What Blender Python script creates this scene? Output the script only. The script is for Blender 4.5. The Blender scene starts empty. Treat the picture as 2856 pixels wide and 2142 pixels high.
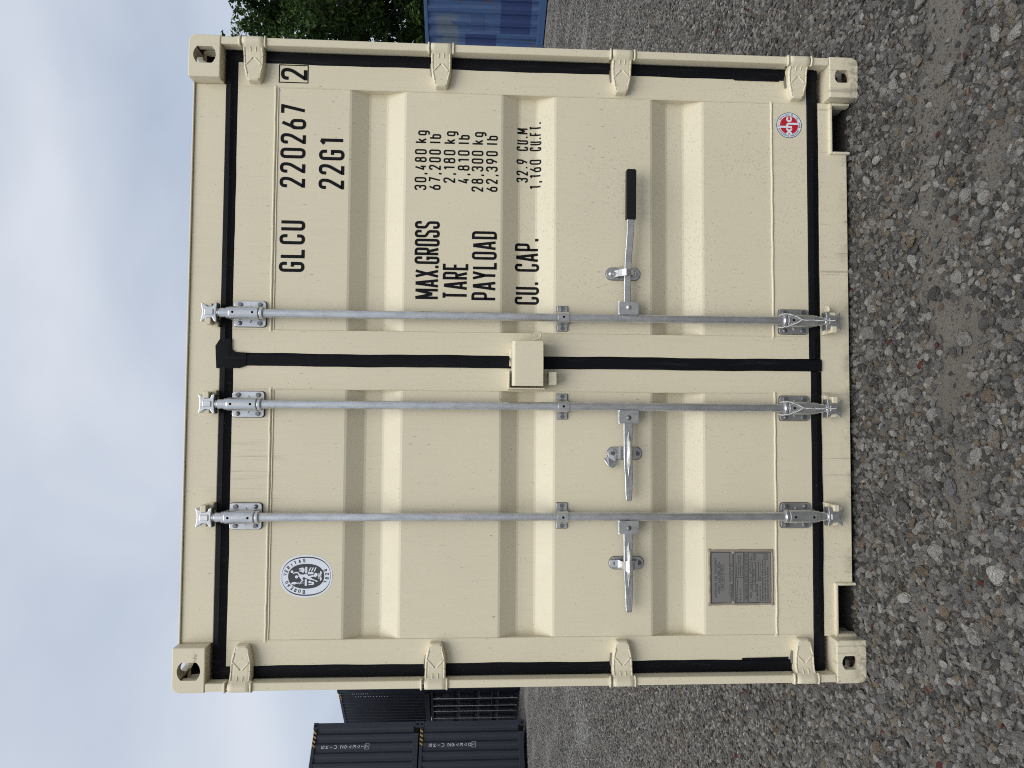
import bpy, bmesh, math, random
import numpy as np
from mathutils import Vector, Matrix
from math import radians as rad, sin, cos, pi

# ------------------------------------------------------------------ camera / world / sun / exposure
scene = bpy.context.scene
col = scene.collection
cam = bpy.data.cameras.new('camera')
cam.sensor_fit = 'HORIZONTAL'; cam.sensor_width = 36.0
cam.lens = 36.0 * 1985.0 / 2856.0
cam.clip_start = 0.05; cam.clip_end = 2000.0
camo = bpy.data.objects.new('camera', cam); col.objects.link(camo)
R = ((0.0067, 0.99903, -0.04361), (-0.05731, -0.04316, -0.99742), (-0.99833, 0.00919, 0.05697))
M = Matrix.Identity(4)
for i in range(3):
    for j in range(3): M[i][j] = R[i][j]
M.translation = (-0.20509, -2.67952, 1.51864)
camo.matrix_world = M            # a phone held on its side: the picture lies rolled by 90 degrees
scene.camera = camo
scene.render.resolution_x = 1024; scene.render.resolution_y = 768
scene.view_settings.view_transform = 'Standard'
scene.view_settings.look = 'None'
scene.view_settings.exposure = 0.72
scene.view_settings.gamma = 1.0
scene.view_settings.use_curve_mapping = False

SUN_EL, SUN_AZ = 56.0, 186.0     # azimuth measured from +Y clockwise: behind the camera
world = bpy.data.worlds.new('World'); scene.world = world; world.use_nodes = True
wt = world.node_tree; wn = wt.nodes; wl = wt.links
bg = wn['Background']; bg.inputs[1].default_value = 0.1
sky = wn.new('ShaderNodeTexSky'); sky.sky_type = 'NISHITA'; sky.sun_disc = False
sky.sun_elevation = rad(SUN_EL); sky.sun_rotation = rad(SUN_AZ)
tc = wn.new('ShaderNodeTexCoord')
mp = wn.new('ShaderNodeMapping'); mp.inputs['Scale'].default_value = (1.0, 1.0, 2.0); mp.inputs['Location'].default_value = (0.35, 0.1, 0.2)
n1 = wn.new('ShaderNodeTexNoise'); n1.inputs['Scale'].default_value = 2.3; n1.inputs['Detail'].default_value = 4.5; n1.inputs['Roughness'].default_value = 0.42
n1.inputs['Distortion'].default_value = 0.35
cr = wn.new('ShaderNodeValToRGB')
cr.color_ramp.elements[0].position = 0.36; cr.color_ramp.elements[0].color = (2.75, 3.2, 3.95, 1)
cr.color_ramp.elements[1].position = 0.72; cr.color_ramp.elements[1].color = (4.65, 4.88, 5.3, 1)
mx = wn.new('ShaderNodeMix'); mx.data_type = 'RGBA'; mx.inputs[0].default_value = 0.93
wl.new(tc.outputs['Generated'], mp.inputs[0]); wl.new(mp.outputs[0], n1.inputs['Vector'])
wl.new(n1.outputs['Fac'], cr.inputs[0])
wl.new(sky.outputs[0], mx.inputs[6]); wl.new(cr.outputs[0], mx.inputs[7])
wl.new(mx.outputs[2], bg.inputs[0])

sun = bpy.data.lights.new('sun', 'SUN'); sun.energy = 1.5; sun.angle = rad(50); sun.color = (1.0, 0.97, 0.92)
suno = bpy.data.objects.new('sun', sun); col.objects.link(suno)
az = rad(SUN_AZ); el = rad(SUN_EL)
sd = Vector((sin(az) * cos(el), cos(az) * cos(el), sin(el)))
suno.rotation_euler = sd.to_track_quat('Z', 'Y').to_euler()

cy = scene.cycles
cy.max_bounces = 5; cy.diffuse_bounces = 3; cy.glossy_bounces = 3; cy.transmission_bounces = 2; cy.transparent_max_bounces = 4
cy.use_denoising = False; cy.filter_width = 1.05
cy.caustics_reflective = False; cy.caustics_refractive = False
random.seed(7); rng = np.random.default_rng(11)

# ------------------------------------------------------------------ materials
class NT:
    """short wrapper for a material's node tree"""
    def __init__(s, name):
        s.m = bpy.data.materials.new(name); s.m.use_nodes = True
        s.t = s.m.node_tree; s.b = s.t.nodes['Principled BSDF']
        s.tc = None
    def n(s, t, **kw):
        o = s.t.nodes.new(t)
        for k, v in kw.items(): setattr(o, k, v)
        return o
    def l(s, a, b): s.t.links.new(a, b)
    def co(s, scale=(1, 1, 1)):
        if s.tc is None: s.tc = s.n('ShaderNodeTexCoord')
        m = s.n('ShaderNodeMapping'); m.inputs['Scale'].default_value = scale
        s.l(s.tc.outputs['Object'], m.inputs[0]); return m.outputs[0]
    def noise(s, scale, detail=4, rough=.5, vec=(1, 1, 1), dist=0):
        o = s.n('ShaderNodeTexNoise'); o.inputs['Scale'].default_value = scale; o.inputs['Detail'].default_value = detail
        o.inputs['Roughness'].default_value = rough; o.inputs['Distortion'].default_value = dist
        s.l(s.co(vec), o.inputs['Vector']); return o.outputs['Fac']
    def voro(s, scale, vec=(1, 1, 1), feat='F1'):
        o = s.n('ShaderNodeTexVoronoi'); o.feature = feat; o.inputs['Scale'].default_value = scale
        s.l(s.co(vec), o.inputs['Vector']); return o
    def ramp(s, fac, stops, interp='LINEAR'):
        o = s.n('ShaderNodeValToRGB'); e = o.color_ramp.elements; o.color_ramp.interpolation = interp
        while len(e) < len(stops): e.new(0.5)
        for k, (p, c) in enumerate(stops):
            e[k].position = p
            e[k].color = (c, c, c, 1) if isinstance(c, (int, float)) else (*c, 1)
        s.l(fac, o.inputs[0]); return o.outputs[0]
    def mix(s, fac, a, b, mode='MIX'):
        o = s.n('ShaderNodeMix'); o.data_type = 'RGBA'; o.blend_type = mode
        for k, v in ((0, fac), (6, a), (7, b)):
            if isinstance(v, (int, float)): o.inputs[k].default_value = v if k == 0 else (v, v, v, 1)
            elif isinstance(v, tuple): o.inputs[k].default_value = (*v, 1)
            else: s.l(v, o.inputs[k])
        return o.outputs[2]
    def math(s, op, a, b=0.0, c=None, clamp=False):
        o = s.n('ShaderNodeMath'); o.operation = op; o.use_clamp = clamp
        for k, v in enumerate((a, b, c)):
            if v is None: continue
            if isinstance(v, (int, float)): o.inputs[k].default_value = v
            else: s.l(v, o.inputs[k])
        return o.outputs[0]
    def bump(s, h, dist=.001, st=1.0, nrm=None):
        o = s.n('ShaderNodeBump'); o.inputs['Distance'].default_value = dist; o.inputs['Strength'].default_value = st
        s.l(h, o.inputs['Height'])
        if nrm is not None: s.l(nrm, o.inputs['Normal'])
        s.l(o.outputs[0], s.b.inputs['Normal']); return o.outputs[0]
    def set(s, color=None, rough=None, metal=None, spec=None):
        if color is not None:
            if isinstance(color, tuple): s.b.inputs['Base Color'].default_value = (*color, 1)
            else: s.l(color, s.b.inputs['Base Color'])
        if rough is not None:
            if isinstance(rough, (int, float)): s.b.inputs['Roughness'].default_value = rough
            else: s.l(rough, s.b.inputs['Roughness'])
        if metal is not None: s.b.inputs['Metallic'].default_value = metal
        if spec is not None: s.b.inputs['Specular IOR Level'].default_value = spec
        return s.m
    def axis(s, k):
        o = s.n('ShaderNodeSeparateXYZ'); s.l(s.co(), o.inputs[0]); return o.outputs[k]
    def band(s, v, a, b, soft):
        """1 between a and b with soft edges"""
        o = s.n('ShaderNodeMapRange'); o.interpolation_type = 'SMOOTHSTEP'
        o.inputs[1].default_value = a - soft; o.inputs[2].default_value = a + soft; s.l(v, o.inputs[0])
        p = s.n('ShaderNodeMapRange'); p.interpolation_type = 'SMOOTHSTEP'
        p.inputs[1].default_value = b - soft; p.inputs[2].default_value = b + soft
        p.inputs[3].default_value = 1.0; p.inputs[4].default_value = 0.0; s.l(v, p.inputs[0])
        return s.math('MULTIPLY', o.outputs[0], p.outputs[0])

CREAM = (0.700, 0.636, 0.468)
def cream_material(name, worn=False):
    t = NT(name)
    x = t.axis(0); z = t.axis(2)
    big = t.noise(1.6, 3, .55)
    c = t.mix(t.ramp(big, [(.3, 0), (.7, 1)]), tuple(v * .965 for v in CREAM), tuple(v * 1.02 for v in CREAM))
    # thin brushed runs that the rain leaves, running down the steel
    runs = t.noise(1.0, 5, .6, (160, 160, 5))
    c = t.mix(t.math('MULTIPLY', t.ramp(runs, [(.50, 0), (.78, 1)]), .10), c, (0.30, 0.28, 0.20))
    # rubber streaks below the top seal of the left door
    st = t.noise(1.0, 3, .55, (95, 95, 2.6))
    reg = t.math('MULTIPLY', t.band(x, -.62, -.20, .10), t.band(z, 2.24, 2.43, .06))
    c = t.mix(t.math('MULTIPLY', t.ramp(st, [(.54, 0), (.70, 1)]), t.math('MULTIPLY', reg, .28)), c, (0.07, 0.07, 0.06))
    # grime runs on the sill
    st2 = t.noise(1.0, 4, .6, (34, 34, 1.6), 1.2)
    c = t.mix(t.math('MULTIPLY', t.ramp(st2, [(.60, 0), (.66, 1)]), t.math('MULTIPLY', t.band(z, -.1, .135, .01), .35)), c, (0.10, 0.09, 0.07))
    mudn = t.noise(14, 6, .7)
    c = t.mix(t.math('MULTIPLY', t.ramp(mudn, [(.42, 0), (.68, 1)]), t.math('MULTIPLY', t.band(z, -.1, .045, .03), .6)), c, (0.20, 0.175, 0.135))
    # mud specks thrown up by the rain, denser towards the ground and on the right door
    sp = t.voro(120).outputs['Distance']
    msk = t.noise(3.0, 3, .6)
    low = t.math('ADD', t.math('MULTIPLY', t.band(z, -1, .75, .35), .9), .10)
    dots = t.math('MULTIPLY', t.ramp(sp, [(.10, 1), (.17, 0)]), t.ramp(msk, [(.45, 0), (.60, 1)]))
    c = t.mix(t.math('MULTIPLY', dots, low), c, (0.13, 0.12, 0.09))
    sp2 = t.voro(33).outputs['Distance']
    c = t.mix(t.math('MULTIPLY', t.ramp(sp2, [(.035, 1), (.06, 0)]), .75), c, (0.09, 0.08, 0.065))
    dash = t.voro(1.0, (46, 46, 11)).outputs['Distance']
    c = t.mix(t.math('MULTIPLY', t.ramp(dash, [(.055, 1), (.10, 0)]), t.math('MULTIPLY', t.ramp(t.noise(2.6, 2), [(.42, 0), (.60, 1)]), .55)), c, (0.15, 0.135, 0.10))
    scuff = t.noise(1.0, 6, .72, (26, 26, 9), .8)
    c = t.mix(t.math('MULTIPLY', t.ramp(scuff, [(.63, 0), (.70, 1)]), t.math('MULTIPLY', t.ramp(t.noise(1.9, 2), [(.52, 0), (.66, 1)]), .22)), c, (0.24, 0.22, 0.17))
    # rain drops sitting on the right door
    dr = t.voro(75).outputs['Distance']
    dm = t.math('MULTIPLY', t.math('MULTIPLY', t.band(x, .12, 1.02, .16), t.band(z, .25, 1.38, .22)), t.ramp(t.noise(4, 2), [(.36, 0), (.56, 1)]))
    ring = t.math('MULTIPLY', t.ramp(dr, [(.10, 0), (.17, 1), (.21, 1), (.27, 0)]), dm)
    c = t.mix(t.math('MULTIPLY', ring, .34), c, (0.20, 0.185, 0.14))
    if worn:
        w = t.noise(30, 7, .75)
        edge = t.math('MULTIPLY', t.ramp(w, [(.48, 0), (.56, 1)]), .7)
        c = t.mix(t.math('MULTIPLY', edge, t.band(z, -.1, .035, .045)), c, (0.17, 0.145, 0.11))
        g2 = t.noise(1, 4, .6, (12, 12, 40)); c = t.mix(t.math('MULTIPLY', t.ramp(g2, [(.45, 0), (.75, 1)]), t.math('MULTIPLY', t.band(z, -.1, .05, .06), .5)), c, (0.25, 0.22, 0.17))
        r = t.noise(13, 4, .65)
        c = t.mix(t.math('MULTIPLY', t.ramp(r, [(.63, 0), (.69, 1)]), .6), c, (0.22, 0.12, 0.07))
    h = t.math('ADD', t.math('MULTIPLY', t.noise(55, 3, .5), .25), t.math('MULTIPLY', t.ramp(dr, [(.0, 1), (.22, 0)]), t.math('MULTIPLY', dm, .5)))
    h = t.math('ADD', h, t.math('MULTIPLY', t.noise(2.2, 2), 5.0))
    t.bump(h, .0012, .6)
    return t.set(c, t.ramp(t.noise(9, 3), [(.3, .42), (.7, .54)]), 0, .4)
M_CREAM = cream_material('cream_paint')
M_WORN = cream_material('worn_cream_paint', True)

def galvanized(name, c0, c1, r0, r1):
    t = NT(name)
    a = t.noise(38, 5, .65, (1, 1, .45)); b = t.noise(6, 3)
    c = t.mix(t.ramp(a, [(.36, 0), (.64, 1)]), c0, c1)
    s = t.noise(1, 4, .6, (260, 260, 22), .6)
    c = t.mix(t.math('MULTIPLY', t.ramp(s, [(.55, 0), (.70, 1)]), .35), c, tuple(v * .55 for v in c0))
    t.bump(t.noise(150, 3), .0006, .35)
    return t.set(c, t.ramp(b, [(.3, r0), (.7, r1)]), .80, .5)
M_GALV = galvanized('galvanized_steel', (.54, .545, .545), (.68, .685, .685), .22, .38)
M_BOLT = galvanized('bolt_steel', (.16, .165, .165), (.25, .255, .255), .42, .55)
def plain(name, c, r=.5, metal=0, spec=.5, var=.12, sc=30):
    t = NT(name)
    k = t.mix(t.noise(sc, 4, .6), tuple(v * (1 - var) for v in c), tuple(v * (1 + var) for v in c))
    t.bump(t.noise(sc * 5, 2), .0005, .3)
    return t.set(k, r, metal, spec)
def rubber():
    t = NT('black_rubber')
    c = t.mix(t.noise(5, 4), (.0045, .0047, .006), (.008, .0084, .0105))
    d = t.voro(42).outputs['Distance']
    c = t.mix(t.math('MULTIPLY', t.ramp(d, [(.03, 1), (.055, 0)]), .5), c, (.25, .24, .22))
    s = t.noise(1, 4, .6, (90, 90, 6))
    c = t.mix(t.math('MULTIPLY', t.ramp(s, [(.58, 0), (.75, 1)]), .25), c, (.05, .05, .055))
    t.bump(t.noise(30, 3), .001, .5)
    return t.set(c, .55, 0, .10)
M_RUB = rubber()
M_GRIP = plain('black_grip_plastic', (.008, .008, .009), .45, 0, .3)
M_INK = plain('black_vinyl', (.008, .0085, .011), .55, 0, .1)
M_VWHITE = plain('white_vinyl', (.74, .78, .84), .4, var=.03)
M_VRED = plain('red_vinyl', (.50, .018, .025), .4, var=.05)
M_VNAVY = plain('navy_vinyl', (.02, .03, .08), .4)
M_VDARK = plain('charcoal_vinyl', (.045, .045, .048), .45)
M_PLATE = plain('etched_alloy_plate', (.20, .193, .182), .55, 0, .2, .05)
M_SEALANT = plain('taupe_sealant', (.30, .255, .20), .6)
M_DARK = plain('dark_cavity', (.008, .007, .006), .9, 0, .1)  # near-black stands in for shade in notches and holes; also floors and tape
M_HOLLOWSHADE = plain('hollow_shade_brown', (.075, .052, .034), .9, 0, .1, .5, 40)  # brown shade painted into the casting hollows so the holes read dark
M_WIRE = plain('bright_wire', (.58, .58, .57), .4, .8)
M_GREYBLOB = plain('grey_sealant', (.16, .145, .12), .6)

# ------------------------------------------------------------------ mesh helpers
class MB:
    def __init__(s): s.v = []; s.f = []; s.mi = []; s.sm = []
    def add(s, vs, fs, m=0, smooth=False):
        o = len(s.v); s.v += [tuple(p) for p in vs]
        for q in fs:
            s.f.append(tuple(o + i for i in q)); s.mi.append(m); s.sm.append(smooth)
        return s
    def box(s, x0, x1, y0, y1, z0, z1, m=0):
        return s.add([(x0, y0, z0), (x1, y0, z0), (x1, y1, z0), (x0, y1, z0), (x0, y0, z1), (x1, y0, z1), (x1, y1, z1), (x0, y1, z1)],
                     [(0, 3, 2, 1), (4, 5, 6, 7), (0, 1, 5, 4), (1, 2, 6, 5), (2, 3, 7, 6), (3, 0, 4, 7)], m)
    def prism(s, poly, y0, y1, m=0):
        n = len(poly); vs = [(x, y0, z) for x, z in poly] + [(x, y1, z) for x, z in poly]
        fs = [tuple(range(n)), tuple(range(2 * n - 1, n - 1, -1))] + [(i, i + n, (i + 1) % n + n, (i + 1) % n) for i in range(n)]
        return s.add(vs, fs, m)
    def flat(s, poly, y, m=0):
        return s.add([(x, y, z) for x, z in poly], [tuple(range(len(poly)))], m)
    def ring(s, a, b, y, m=0):
        n = len(a)
        return s.add([(x, y, z) for x, z in a] + [(x, y, z) for x, z in b], [(i, (i + 1) % n, (i + 1) % n + n, i + n) for i in range(n)], m)
    def tube(s, path, r, n=10, m=0, caps=True):
        P = [Vector(p) for p in path]; rr = r if isinstance(r, (list, tuple)) else [r] * len(P)
        vs = []; up = None
        for i, p in enumerate(P):
            d = (P[min(i + 1, len(P) - 1)] - P[max(i - 1, 0)]).normalized()
            if up is None: up = d.orthogonal().normalized()
            up = (up - d * up.dot(d)).normalized(); w = d.cross(up)
            vs += [p + (up * cos(2 * pi * k / n) + w * sin(2 * pi * k / n)) * rr[i] for k in range(n)]
        fs = [(i * n + k, i * n + (k + 1) % n, (i + 1) * n + (k + 1) % n, (i + 1) * n + k) for i in range(len(P) - 1) for k in range(n)]
        s.add(vs, fs, m, True)
        if caps:
            s.add(vs[:n], [tuple(range(n - 1, -1, -1))], m); s.add(vs[-n:], [tuple(range(n))], m)
        return s
    def lathe(s, prof, o, axis='Z', n=24, m=0):
        """prof: (radius, height) pairs; every band keeps its own vertices where the profile breaks sharply"""
        o = Vector(o)
        def pt(r, h, k):
            a = 2 * pi * k / n; c, d = r * cos(a), r * sin(a)
            return o + (Vector((c, d, h)) if axis == 'Z' else Vector((c, -h, d)) if axis == '-Y' else Vector((h, c, d)))
        for (r0, h0), (r1, h1) in zip(prof[:-1], prof[1:]):
            vs = [pt(r0, h0, k) for k in range(n)] + [pt(r1, h1, k) for k in range(n)]
            s.add(vs, [(k, (k + 1) % n, (k + 1) % n + n, k + n) for k in range(n)], m, True)
        return s
    def hexbolt(s, x, y, z, r=.0085, h=.006, m=0, rot=.3):
        p = [(x + r * cos(rot + k * pi / 3), z + r * sin(rot + k * pi / 3)) for k in range(6)]
        s.prism(p, y - h, y, m)
        q = [(x + r * .80 * cos(rot + k * pi / 3), z + r * .80 * sin(rot + k * pi / 3)) for k in range(6)]
        return s.prism(q, y - h - .0012, y - h + .0002, m)
    def dome(s, x, y, z, r, h, m=0, n=14):
        prof = [(r, 0)] + [(r * cos(a), h * sin(a)) for a in (0.3, .6, .9, 1.2, 1.5)]
        return s.lathe(prof, (x, y, z), '-Y', n, m)
    def build(s, name, mats, parent=None, bevel=0, seg=2, recalc=True, angle=40):
        me = bpy.data.meshes.new(name); me.from_pydata(s.v, [], s.f)
        if not isinstance(mats, (list, tuple)): mats = [mats]
        for q in mats: me.materials.append(q)
        me.polygons.foreach_set('material_index', s.mi); me.polygons.foreach_set('use_smooth', s.sm)
        if recalc:
            b = bmesh.new(); b.from_mesh(me); bmesh.ops.recalc_face_normals(b, faces=b.faces); b.to_mesh(me); b.free()
        me.update()
        return link(name, me, parent, bevel, seg, angle)
def link(name, me, parent=None, bevel=0, seg=2, angle=40):
    o = bpy.data.objects.new(name, me); col.objects.link(o)
    if parent is not None: o.parent = parent
    if bevel:
        b = o.modifiers.new('bevel', 'BEVEL'); b.width = bevel; b.segments = seg; b.limit_method = 'ANGLE'; b.angle_limit = rad(angle)
    return o
def empty(name, loc=(0, 0, 0), rz=0.0, label=None, cat=None, group=None):
    o = bpy.data.objects.new(name, None); col.objects.link(o); o.location = loc; o.rotation_euler = (0, 0, rz)
    o.empty_display_size = .2
    return tag(o, label, cat, group)
def tag(o, label=None, cat=None, group=None, kind=None):
    if label: o['label'] = label
    if cat: o['category'] = cat
    if group: o['group'] = group
    if kind: o['kind'] = kind
    return o
def circle(cx, cz, rx, rz=None, n=32, a0=0, a1=2 * pi):
    rz = rx if rz is None else rz
    full = abs(a1 - a0 - 2 * pi) < 1e-6
    k = n if full else n + 1
    return [(cx + rx * cos(a0 + (a1 - a0) * i / n), cz + rz * sin(a0 + (a1 - a0) * i / n)) for i in range(k)]
def rrect(x0, x1, z0, z1, r, n=5):
    p = []
    for cx, cz, a in ((x1 - r, z1 - r, 0), (x0 + r, z1 - r, pi / 2), (x0 + r, z0 + r, pi), (x1 - r, z0 + r, 1.5 * pi)):
        p += [(cx + r * cos(a + k * pi / 2 / n), cz + r * sin(a + k * pi / 2 / n)) for k in range(n + 1)]
    return p

# ------------------------------------------------------------------ stroke lettering
r_ = 1
G = {
 '0': [[(.5,1),(0,1,r_),(0,0,r_),(1,0,r_),(1,1,r_),(.5,1)]],
 '1': [[(.05,.84),(.8,1)], [(.8,1),(.8,0)]],
 '2': [[(0,.74),(0,1,r_),(1,1,r_),(1,.64,.9),(0,.03),(0,0),(1,0)]],
 '3': [[(0,.80),(0,1,r_),(1,1,r_),(1,.53,r_),(.35,.53)], [(.35,.53),(1,.53,r_),(1,0,r_),(0,0,r_),(0,.22)]],
 '4': [[(.62,1),(0,.24),(1,.24)], [(.76,.5),(.76,0)]],
 '5': [[(.92,1),(.1,1),(.04,.56),(1,.58,r_),(1,0,r_),(0,0,r_),(0,.2)]],
 '6': [[(.72,1),(.02,.40)], [(.5,.58),(0,.58,r_),(0,0,r_),(1,0,r_),(1,.58,r_),(.5,.58)]],
 '7': [[(0,1),(1,1),(.36,0)]],
 '8': [[(.5,1),(.06,1,r_),(.06,.53,r_),(.94,.53,r_),(.94,1,r_),(.5,1)], [(.5,.53),(0,.53,r_),(0,0,r_),(1,0,r_),(1,.53,r_),(.5,.53)]],
 '9': [[(.28,0),(.98,.6)], [(.5,.42),(0,.42,r_),(0,1,r_),(1,1,r_),(1,.42,r_),(.5,.42)]],
 'A': [[(0,0),(.45,1)], [(.55,1),(1,0)], [(.2,.25),(.8,.25)]],
 'B': [[(.5,.53),(0,.53),(0,1),(.93,1,r_),(.93,.53,r_),(.4,.53)], [(0,.53),(0,0),(1,0,r_),(1,.53,r_),(.4,.53)]],
 'C': [[(1,.72),(1,1,r_),(0,1,r_),(0,0,r_),(1,0,r_),(1,.28)]],
 'D': [[(.3,0),(0,0),(0,1),(1,1,r_),(1,0,r_),(.2,0)]],
 'E': [[(1,1),(0,1),(0,0),(1,0)], [(0,.52),(.86,.52)]],
 'F': [[(1,1),(0,1),(0,0)], [(0,.5),(.86,.5)]],
 'G': [[(1,.72),(1,1,r_),(0,1,r_),(0,0,r_),(1,0,r_),(1,.47),(.52,.47)]],
 'H': [[(0,0),(0,1)], [(1,0),(1,1)], [(0,.5),(1,.5)]],
 'I': [[(.5,0),(.5,1)]],
 'J': [[(1,1),(1,0,r_),(0,0,r_),(0,.25)]],
 'K': [[(0,0),(0,1)], [(1,1),(0,.36)], [(.36,.58),(1,0)]],
 'L': [[(0,1),(0,0),(1,0)]],
 'M': [[(0,0),(0,1)], [(.02,1),(.48,.25)], [(.52,.25),(.98,1)], [(1,1),(1,0)]],
 'O': [[(.5,1),(0,1,r_),(0,0,r_),(1,0,r_),(1,1,r_),(.5,1)]],
 'N': [[(0,0),(0,1),(1,0),(1,1)]],
 'P': [[(0,0),(0,1),(1,1,r_),(1,.43,r_),(0,.43)]],
 'R': [[(0,0),(0,1),(1,1,r_),(1,.45,r_),(0,.45)], [(.5,.45),(1,0)]],
 'S': [[(1,.76),(1,1,r_),(0,1,r_),(0,.57,.8),(1,.44,.8),(1,0,r_),(0,0,r_),(0,.24)]],
 'T': [[(0,1),(1,1)], [(.5,1),(.5,0)]],
 'U': [[(0,1),(0,0,r_),(1,0,r_),(1,1)]],
 'V': [[(0,1),(.5,0),(1,1)]],
 'W': [[(0,1),(.25,0),(.5,.8),(.75,0),(1,1)]],
 'X': [[(0,0),(1,1)], [(0,1),(1,0)]],
 'Y': [[(0,1),(.5,.45),(1,1)], [(.5,.45),(.5,0)]],
 'Z': [[(0,1),(1,1),(0,0),(1,0)]],
 'k': [[(0,0),(0,1)], [(.9,.70),(0,.22)], [(.36,.42),(1,0)]],
 'g': [[(.5,.70),(0,.70,r_),(0,.02,r_),(1,.02,r_),(1,.70,r_),(.5,.70)], [(1,.5),(1,-.28,r_),(.1,-.28)]],
 'b': [[(0,0),(0,1)], [(.5,.70),(0,.70,r_),(0,0,r_),(1,0,r_),(1,.70,r_),(.5,.70)]],
 'l': [[(.5,0),(.5,1)]],
 '.': [[(.5,-.02),(.5,.13)]], ',': [[(.7,.12),(.2,-.16)]], "'": [[(.5,1.05),(.4,.75)]],
 '-': [[(0,.5),(1,.5)]], '/': [[(0,0),(1,1)]],
 '\u65b0': [[(.0,.9),(.45,.9)], [(.0,.62),(.45,.62)], [(.22,1),(.22,0)], [(.0,.35),(.45,.35)], [(.6,.9),(.6,.1)], [(.6,.6),(1,.6)], [(.82,.6),(.82,0)]],
 '\u534e': [[(.25,1),(.25,.55)], [(.0,.75),(.3,.9)], [(.55,1),(.55,.6),(1,.6)], [(0,.32),(1,.32)], [(.5,.5),(.5,0)]],
 '\u660c': [[(.15,.55),(.15,1),(.85,1),(.85,.55),(.15,.55)], [(.15,.78),(.85,.78)], [(0,0),(0,.48),(1,.48),(1,0),(0,0)], [(0,.24),(1,.24)]],
}
WID = {'I': .16, '1': .32, 'M': .56, 'W': .58, '.': .16, ',': .16, "'": .14, 'l': .16, ' ': .34, 'A': .46, 'T': .42, 'V': .44, 'Y': .44, 'X': .44,
       'k': .38, 'g': .38, 'b': .38, '-': .3, '/': .34, '\u65b0': .8, '\u534e': .8, '\u660c': .8}
def fillet(pts, rmax):
    out = []
    for i, p in enumerate(pts):
        if len(p) == 2 or i in (0, len(pts) - 1): out.append(Vector(p[:2])); continue
        P = Vector(p[:2]); a = Vector(pts[i - 1][:2]) - P; b = Vector(pts[i + 1][:2]) - P
        la, lb = a.length, b.length; a.normalize(); b.normalize()
        lim = min(la * (1 if i == 1 and len(pts[i - 1]) == 2 else .5), lb * (1 if len(pts[i + 1]) == 2 else .5))
        d = min(rmax * p[2], lim)
        q0 = P + a * d; q1 = P + b * d
        for k in range(7):
            u = k / 6; out.append(q0 * (1 - u) ** 2 * 1 + P * 2 * u * (1 - u) + q1 * u * u)
    res = [out[0]]
    for q in out[1:]:
        if (q - res[-1]).length > 1e-6: res.append(q)
    return res
def dens(pts, step):
    res = [pts[0]]
    for a, b in zip(pts[:-1], pts[1:]):
        n = max(1, int((b - a).length / step))
        res += [a.lerp(b, k / n) for k in range(1, n + 1)]
    return res
def ribbon(mb, pts, t, fn, m, k):
    n = len(pts); L = []; Rr = []
    for i in range(n):
        d0 = (pts[i] - pts[i - 1]).normalized() if i else None
        d1 = (pts[i + 1] - pts[i]).normalized() if i < n - 1 else None
        if d0 is None: d0 = d1
        if d1 is None: d1 = d0
        n0 = Vector((-d0.y, d0.x)); n1_ = Vector((-d1.y, d1.x)); mm = n0 + n1_
        if mm.length < 1e-4: mm = n0
        mm.normalize(); s = 1 / max(.70, mm.dot(n0))
        L.append(pts[i] + mm * t / 2 * s); Rr.append(pts[i] - mm * t / 2 * s)
    vs = [fn(p.x, p.y, k) for p in L] + [fn(p.x, p.y, k) for p in Rr]
    mb.add(vs, [(i, i + 1, i + 1 + n, i + n) for i in range(n - 1)], m)
def glyph(mb, ch, x, w, h, t, fn, m=0, step=1e9):
    if ch not in G: return
    for k, path in enumerate(G[ch]):
        pts = []
        for p in path:
            q = (x + t / 2 + p[0] * (w - t), t / 2 + p[1] * (h - t))
            pts.append(q + ((p[2],) if len(p) > 2 else ()))
        ribbon(mb, dens(fillet(pts, (w - t) * .5), step), t, fn, m, k)
def text(mb, s, x0, x1, z, h, fn, t=.135, gap=.13, m=0, step=1e9):
    """s fitted between x0 and x1, baseline z, cap height h; fn maps (x, z, layer) to a point"""
    w = [WID.get(c, .41) for c in s]; tot = sum(w) + gap * (len(s) - 1); k = (x1 - x0) / tot
    x = x0
    for c, wi in zip(s, w):
        glyph(mb, c, x, wi * k, h, t * h, lambda a, b, q: fn(a, b + z, q), m, step)
        x += (wi + gap) * k
def ring_text(mb, s, cx, cz, r, h, a0, a1, y, m=0, t=.14, flip=False, ell=1.0, wsc=1.0):
    n = len(s)
    for i, c in enumerate(s):
        a = a0 + (a1 - a0) * (i + .5) / n
        w = WID.get(c, .45) * h * wsc
        px, pz = cx + r * cos(a), cz + r * ell * sin(a)
        nx, nz = cos(a) , sin(a) / ell
        q = math.hypot(nx, nz); nx /= q; nz /= q
        tx, tz = nz, -nx
        glyph(mb, c, -w / 2, w, h, t * h, lambda u, v, k: (px + tx * u + nx * v, y - .00004 * k, pz + tz * u + nz * v), m)

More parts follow.
